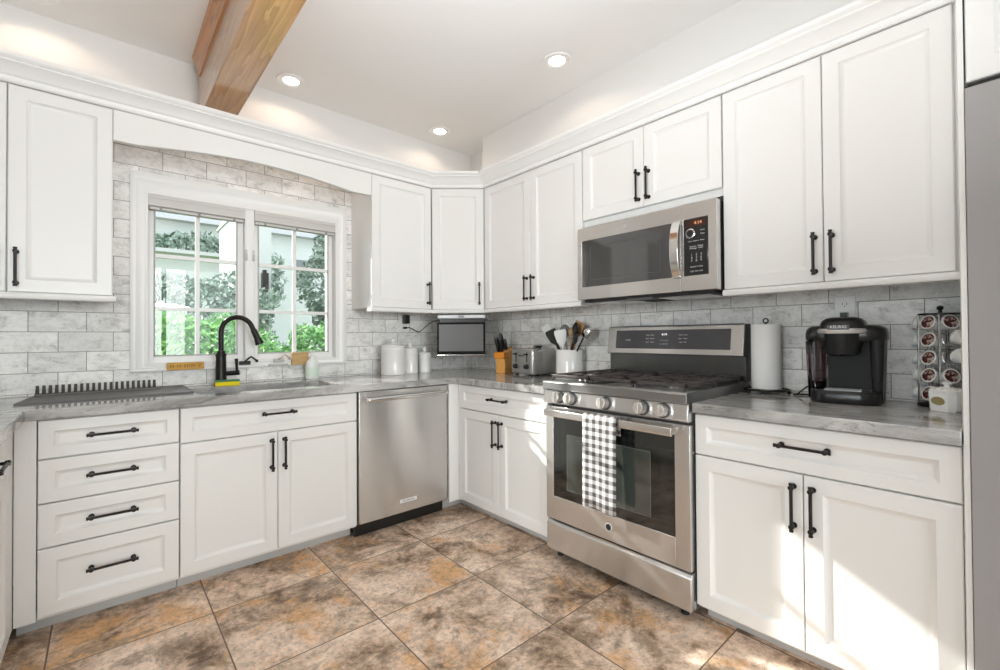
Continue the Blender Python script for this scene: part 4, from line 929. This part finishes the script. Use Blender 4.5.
mb = MB()
for i in range(9): mb.box(-0.06, 0.05, -0.105+i*0.009, -0.101+i*0.009, 0.048, 0.0505)
mb.build('drip_grid', STEELD, t)
MB().rings([outline(0.024, -0.082, 0.095, 0.022, 0.012), outline(0.032, -0.092, 0.1, 0.03, 0.232)]).xf(Matrix.Translation((-0.092, 0, 0))).build('water_tank', SMOKE, t)
MB().rings([outline(0.022, -0.078, 0.09, 0.020, 0.013), outline(0.024, -0.081, 0.09, 0.022, 0.078)]).xf(Matrix.Translation((-0.092, 0, 0))).build('tank_water', mat('dark_water', (0.03, 0.026, 0.026), 0.08), t)
MB().box(-0.056, 0.082, -0.0215, -0.019, 0.05, 0.232).build('splash_panel', mat('panel_grey_black', (0.03, 0.03, 0.031), 0.5, 0.0, **{'Specular IOR Level': 0.15}), t)
mb = MB(); mb.box(-0.012, 0.012, -0.03, 0, -0.010, 0.012)
mb.tube(smooth([(0.0, -0.025, 0.0), (0.0, -0.04, -0.02), (-0.0, -0.03, -0.10)]), 0.003, 8)
bpy.context.view_layer.update()
def adopt(o, parent):
    o.parent = parent; o.matrix_parent_inverse = parent.matrix_world.inverted(); return o
adopt(mb.build('power_plug', BLACKP, loc=(-0.0186, -2.561, 1.251), rot=(0, 0, R90), bevel=0.002), t)
adopt(MB().tube(smooth([(-0.06, -2.468, CT+0.03), (-0.10, -2.448, CT+0.040), (-0.13, -2.418, CT+0.010), (-0.14, -2.405, CT+0.0045), (-0.12, -2.42, CT+0.0045), (-0.085, -2.462, CT+0.0045)]), 0.0035, 8).build('power_cord', BLACKR), t)

# ------------------------------------------------------------------ pod carousel and sugar bowl
PX, PY = -0.105, -2.852
t = thing('pod_carousel', 'chrome wire coffee pod carousel beside the refrigerator panel', 'carousel', (PX, PY, CT))
MB().lathe([(0, 0), (0.064, 0), (0.066, 0.004), (0.062, 0.010), (0, 0.012)], seg=32).build('base', BLACKM, t)
MB().lathe([(0, 0.325), (0.060, 0.325), (0.060, 0.331), (0, 0.333)], seg=32).lathe([(0, 0.330), (0.006, 0.331), (0.005, 0.342), (0.010, 0.348), (0.008, 0.356), (0, 0.360)], seg=16).build('top_disc', BLACKM, t)
ANG = [radians(a) for a in (180-36, 180+36, 180-108)]      # outward directions of the columns
LV = [0.046, 0.110, 0.172, 0.236, 0.298]
mb = MB()
for k in range(5):
    a = radians(180+72*k); mb.tube([(0.060*cos(a), 0.060*sin(a), 0.010), (0.060*cos(a), 0.060*sin(a), 0.325)], 0.0022, 6)
    mb.tube([(0.022*cos(a), 0.022*sin(a), 0.010), (0.022*cos(a), 0.022*sin(a), 0.325)], 0.0018, 6)
mb.build('upright_rod', CHROME, t)
for a in [radians(180-36+72*k) for k in range(5)]:
    for lv in LV:
        c = Vector((0.046*cos(a), 0.046*sin(a), lv)); n = Vector((cos(a), sin(a), 0.28)).normalized(); u = n.orthogonal().normalized(); v_ = n.cross(u)
        MB().tube([c+(u*cos(b)+v_*sin(b))*0.0235 for b in [2*pi*i/20 for i in range(20)]], 0.0016, 6, closed=True).build('pod_ring', CHROME, t)
def podmats():
    m = mat('pod_lid_print', (0.1, 0.02, 0.02), 0.35); tt = NT(m); n = tt.noise(tt.obj(), 90, 3)
    tt.l(tt.ramp(n.outputs[0], [(0.42, (0.05, 0.012, 0.012)), (0.52, (0.16, 0.035, 0.03)), (0.60, (0.55, 0.48, 0.42))]), tt.b.inputs['Base Color']); return m
PODL = podmats()
m_cup = MB().lathe([(0, -0.042), (0.0165, -0.042), (0.0185, -0.040), (0.0225, -0.003), (0.0262, -0.002), (0.0262, 0.0008), (0.0225, 0.001), (0.0, 0.001)], seg=28).mesh('cup', PLASTW)
m_lid = MB().lathe([(0, 0.0022), (0.0205, 0.0018), (0.0212, 0.001), (0, 0.001)], seg=28).mesh('lid', PODL)
rown = ['bottom', 'fourth', 'third', 'second', 'top']
coln = ['in the left facing column', 'in the right column', 'seen edge on at the far left']
for ci, a in enumerate(ANG):
    for li, lv in enumerate(LV):
        back = (ci == 1 and li in (2, 3))
        n = Vector((cos(a), sin(a), 0.28)).normalized(); rr_ = 0.071 if ci == 2 else 0.049; c = Vector((PX, PY, CT+lv))+Vector((rr_*cos(a), rr_*sin(a), 0.002))
        lab = 'coffee pod %s of the carousel, %s from the top' % (coln[ci], ['fifth', 'fourth', 'third', 'second', 'first'][li])
        if back: lab = 'white coffee pod turned backwards %s, %s row from the top' % ('in the right column', ['', '', 'third', 'second'][li])
        o = thing('coffee_pod', lab, 'coffee pod', c, 0, 'coffee pods in the carousel')
        d_ = n if not back else (Vector((-n.x, -n.y, 0.35))).normalized()
        if back: o.location = c+n*0.036
        o.rotation_euler = d_.to_track_quat('Z', 'Y').to_euler()
        for nm, me in (('cup', m_cup), ('lid', m_lid)):
            q = bpy.data.objects.new(nm, me); COL.objects.link(q); q.parent = o
t = thing('sugar_bowl', 'white fluted ceramic box with gold oval label in front of the carousel', 'sugar bowl', (-0.222, -2.874, CT), radians(-122))
hx, hy = 0.042, 0.036
def oc(k, z, c=0.014): return [(sx*x*k, sy*y*k, z) for x, y, sx, sy in ((hx, hy-c, 1, -1), (hx, hy-c, 1, 1), (hx-c, hy, 1, 1), (hx-c, hy, -1, 1), (hx, hy-c, -1, 1), (hx, hy-c, -1, -1), (hx-c, hy, -1, -1), (hx-c, hy, 1, -1))]
mb = MB().rings([oc(0.90, 0.0), oc(0.93, 0.004), oc(1.0, 0.058), oc(1.03, 0.060), oc(1.03, 0.064), oc(0.98, 0.064), oc(0.94, 0.05), oc(0.9, 0.01)])
for i in range(7):
    x = hx*0.97; y = -0.02+i*0.0066; mb.tube([(x*0.95, y*0.93, 0.006), (x*1.02, y, 0.056)], 0.002, 6)
mb.build('box', CERAM, t, angle=25)
ld = MB().rings([oc(0.97, 0.0645), oc(0.97, 0.070), oc(0.80, 0.076), oc(0.35, 0.080)]).lathe([(0.009, 0.079), (0.007, 0.085), (0.013, 0.090), (0.014, 0.094), (0.008, 0.098), (0, 0.099)], seg=20)
for i in range(10):
    a = 2*pi*i/10; ld.ball((0.040*cos(a), 0.031*sin(a), 0.074), 0.0045, 8)
ld.build('lid', CERAM, t, angle=30)
MB().lathe([(0, -0.002), (0.020, -0.0018), (0.021, 0.0)], (0, 0, 0), 28, axis='y', sy=0.68).xf(Matrix.Translation((-0.002, -hy*0.985, 0.034)) @ Matrix.Rotation(radians(4), 4, 'X')).build('oval_label', mat('gold_label', (0.36, 0.30, 0.13), 0.4, 0.3), t)
for s in (-1, 1):
    MB().tube([(s*(hx*0.98+0.012*cos(a)), 0, 0.044+0.018*sin(a)) for a in [-pi/2+pi*i/10 for i in range(11)]], 0.0032, 8).build('handle', CERAM, t)

# ------------------------------------------------------------------ refrigerator
t = thing('refrigerator', 'grey steel refrigerator at the right photo edge', 'refrigerator', (-0.634, -2.9445, F), R90); w = 0.90
MB().box(0.002, w-0.002, 0.075, 0.624, 0.03, 1.745).build('case', SIDEG, t, bevel=0.004)
for i, (a, b) in enumerate(((0.0, w*0.42-0.002), (w*0.42+0.002, w))):
    dd = MB().box(a, b, 0.0, 0.07, 0.06, 1.765).build('door', FRIDGEM, t, bevel=0.002)
    hx = b-0.045 if i == 0 else a+0.045
    MB().tube([(hx, -0.0, 0.68), (hx, -0.05, 0.70), (hx, -0.05, 1.50), (hx, 0.0, 1.52)], 0.011, 12).build('handle', CHROME, dd)
MB().box(0.004, 0.075, 0.02, 0.12, 1.7655, 1.782).build('hinge_cover', BLACKP, t, bevel=0.004)
MB().box(0.02, w-0.02, 0.06, 0.6, 0.0005, 0.06).build('base_grille', BLACKP, t)

# ------------------------------------------------------------------ outdoors
GR = m_leaf('lawn_grass', (0.12, 0.24, 0.05), (0.26, 0.40, 0.12))
structure('ground', MB().box(-14, 14, 0.3, 24, -0.5, -0.35), GR, 'lawn outside the window')
def bush(name, label, c, r, n, m, s=0.07, grp=None, trunk=True):
    rnd = random.Random(int(abs(c[0]*100)+abs(c[1]*37))); t = thing(name, label, 'shrub' if name != 'tree' else 'tree', (c[0], c[1], -0.35), 0, grp); mb = MB()
    for i in range(n):
        u = Vector((rnd.gauss(0, 1), rnd.gauss(0, 1), rnd.gauss(0, 1))).normalized(); k = rnd.uniform(0.55, 1.0)**0.5
        bumpy = 1+0.18*sin(u.x*7+c[0])*cos(u.z*6)
        p = Vector((u.x*r[0]*k*bumpy, u.y*r[1]*k*bumpy, c[2]+0.35+u.z*r[2]*k*bumpy))
        a = Vector((rnd.uniform(-1, 1), rnd.uniform(-1, 1), rnd.uniform(-1, 1))).normalized(); b = a.orthogonal().normalized(); q = s*rnd.uniform(0.6, 1.3)
        mb.add([p-a*q, p+b*q*0.45, p+a*q, p-b*q*0.45], [(0, 1, 2, 3)])
    me = mb.build('foliage', m, t); me['kind'] = 'stuff'
    if trunk: MB().tube([(0, 0, 0), (0.05, 0, (c[2]+0.35)*0.5), (0, 0, c[2]+0.35)], [0.07, 0.05, 0.03], 8).build('trunk', mat('bark', (0.12, 0.085, 0.06), 0.9), t)
bush('garden_shrub', 'bright green leafy shrub seen through the left window sash', (-1.50, 3.2, 0.80), (0.80, 0.55, 0.72), 6000, LEAF, 0.045)
bush('garden_shrub', 'bright green leafy shrub seen through the right window sash', (0.15, 3.6, 0.75), (0.85, 0.55, 0.72), 6000, LEAF, 0.045)
bush('tree', 'rounded grey green tree behind the bright shrub of the left sash', (-1.05, 6.0, 1.45), (1.15, 0.7, 0.85), 5000, LEAFD, 0.06)
bush('tree', 'tall grey green tree beyond the right window sash', (1.75, 6.4, 2.3), (1.05, 0.8, 1.8), 5500, LEAFD, 0.075)
bush('tree', 'distant grey green trees rising behind the pale garage', (-0.6, 19.0, 3.9), (4.6, 1.2, 1.55), 5000, LEAFD, 0.16)
SIDING = mat('siding', (0.46, 0.47, 0.465), 0.7); tS = NT(SIDING)
wv = tS.n('ShaderNodeTexWave', wave_type='BANDS', bands_direction='Z', wave_profile='SAW'); tS.l(tS.obj(), wv.inputs['Vector']); wv.inputs['Scale'].default_value = 1.4; tS.bump(wv.outputs[0], 0.5, 0.02)
t = thing('neighbour_house', 'pale sided neighbouring house corner seen through the right window sash', 'house', (0.12, 7.8, -0.35))
MB().box(-0.16, 0.33, 0, 3, 0, 4.4).build('wall', SIDING, t)
MB().prism([(-0.2, 4.4), (0.62, 4.3), (0.62, 4.4), (0.08, 5.0)], 'y', -0.3, 3.3).build('roof', mat('roof_grey', (0.45, 0.45, 0.46), 0.9), t)
MB().box(0.12, 0.24, -0.14, 0, 2.55, 2.95).box(0.15, 0.21, -0.1, 0, 2.95, 3.02).build('wall_lantern', BLACKM, t)
t = thing('far_house', 'wide pale house filling the view far behind the trees outside', 'house', (1.5, 25.0, -0.35))
MB().box(-9, 9, 0, 6, 0, 7.5).build('wall', SIDING, t)
MB().prism([(-0.6, 7.5), (6.6, 7.5), (3.0, 11.5)], 'x', -9.5, 9.5).build('roof', mat('far_roof', (0.33, 0.33, 0.335), 0.9), t)
for wx in (-6, -2.5, 1.0, 4.5): MB().box(wx, wx+1.1, -0.05, 0.02, 4.6, 6.2).build('window', mat('far_window', (0.12, 0.13, 0.14), 0.2), t)
t = thing('garage', 'long pale garage with low roof seen through the left window sash', 'garage', (-2.2, 12.5, -0.35))
MB().box(-3.2, 2.6, 0, 4, 0, 3.9).build('wall', SIDING, t)
MB().prism([(-0.4, 3.9), (4.4, 3.9), (4.4, 4.05), (-0.4, 4.0)], 'x', -3.5, 2.9).build('roof', mat('roof_pale', (0.42, 0.42, 0.42), 0.9), t)
t = thing('garden_fence', 'white rail fence behind the shrubs outside the window', 'fence', (-3.5, 4.6, -0.35))
for i in range(7): MB().box(i*1.0-0.04, i*1.0+0.04, -0.04, 0.04, 0, 1.25).build('post', TRIMW, t)
for zz in (0.55, 1.05): MB().box(0, 6, -0.015, 0.015, zz, zz+0.09).build('rail', TRIMW, t)
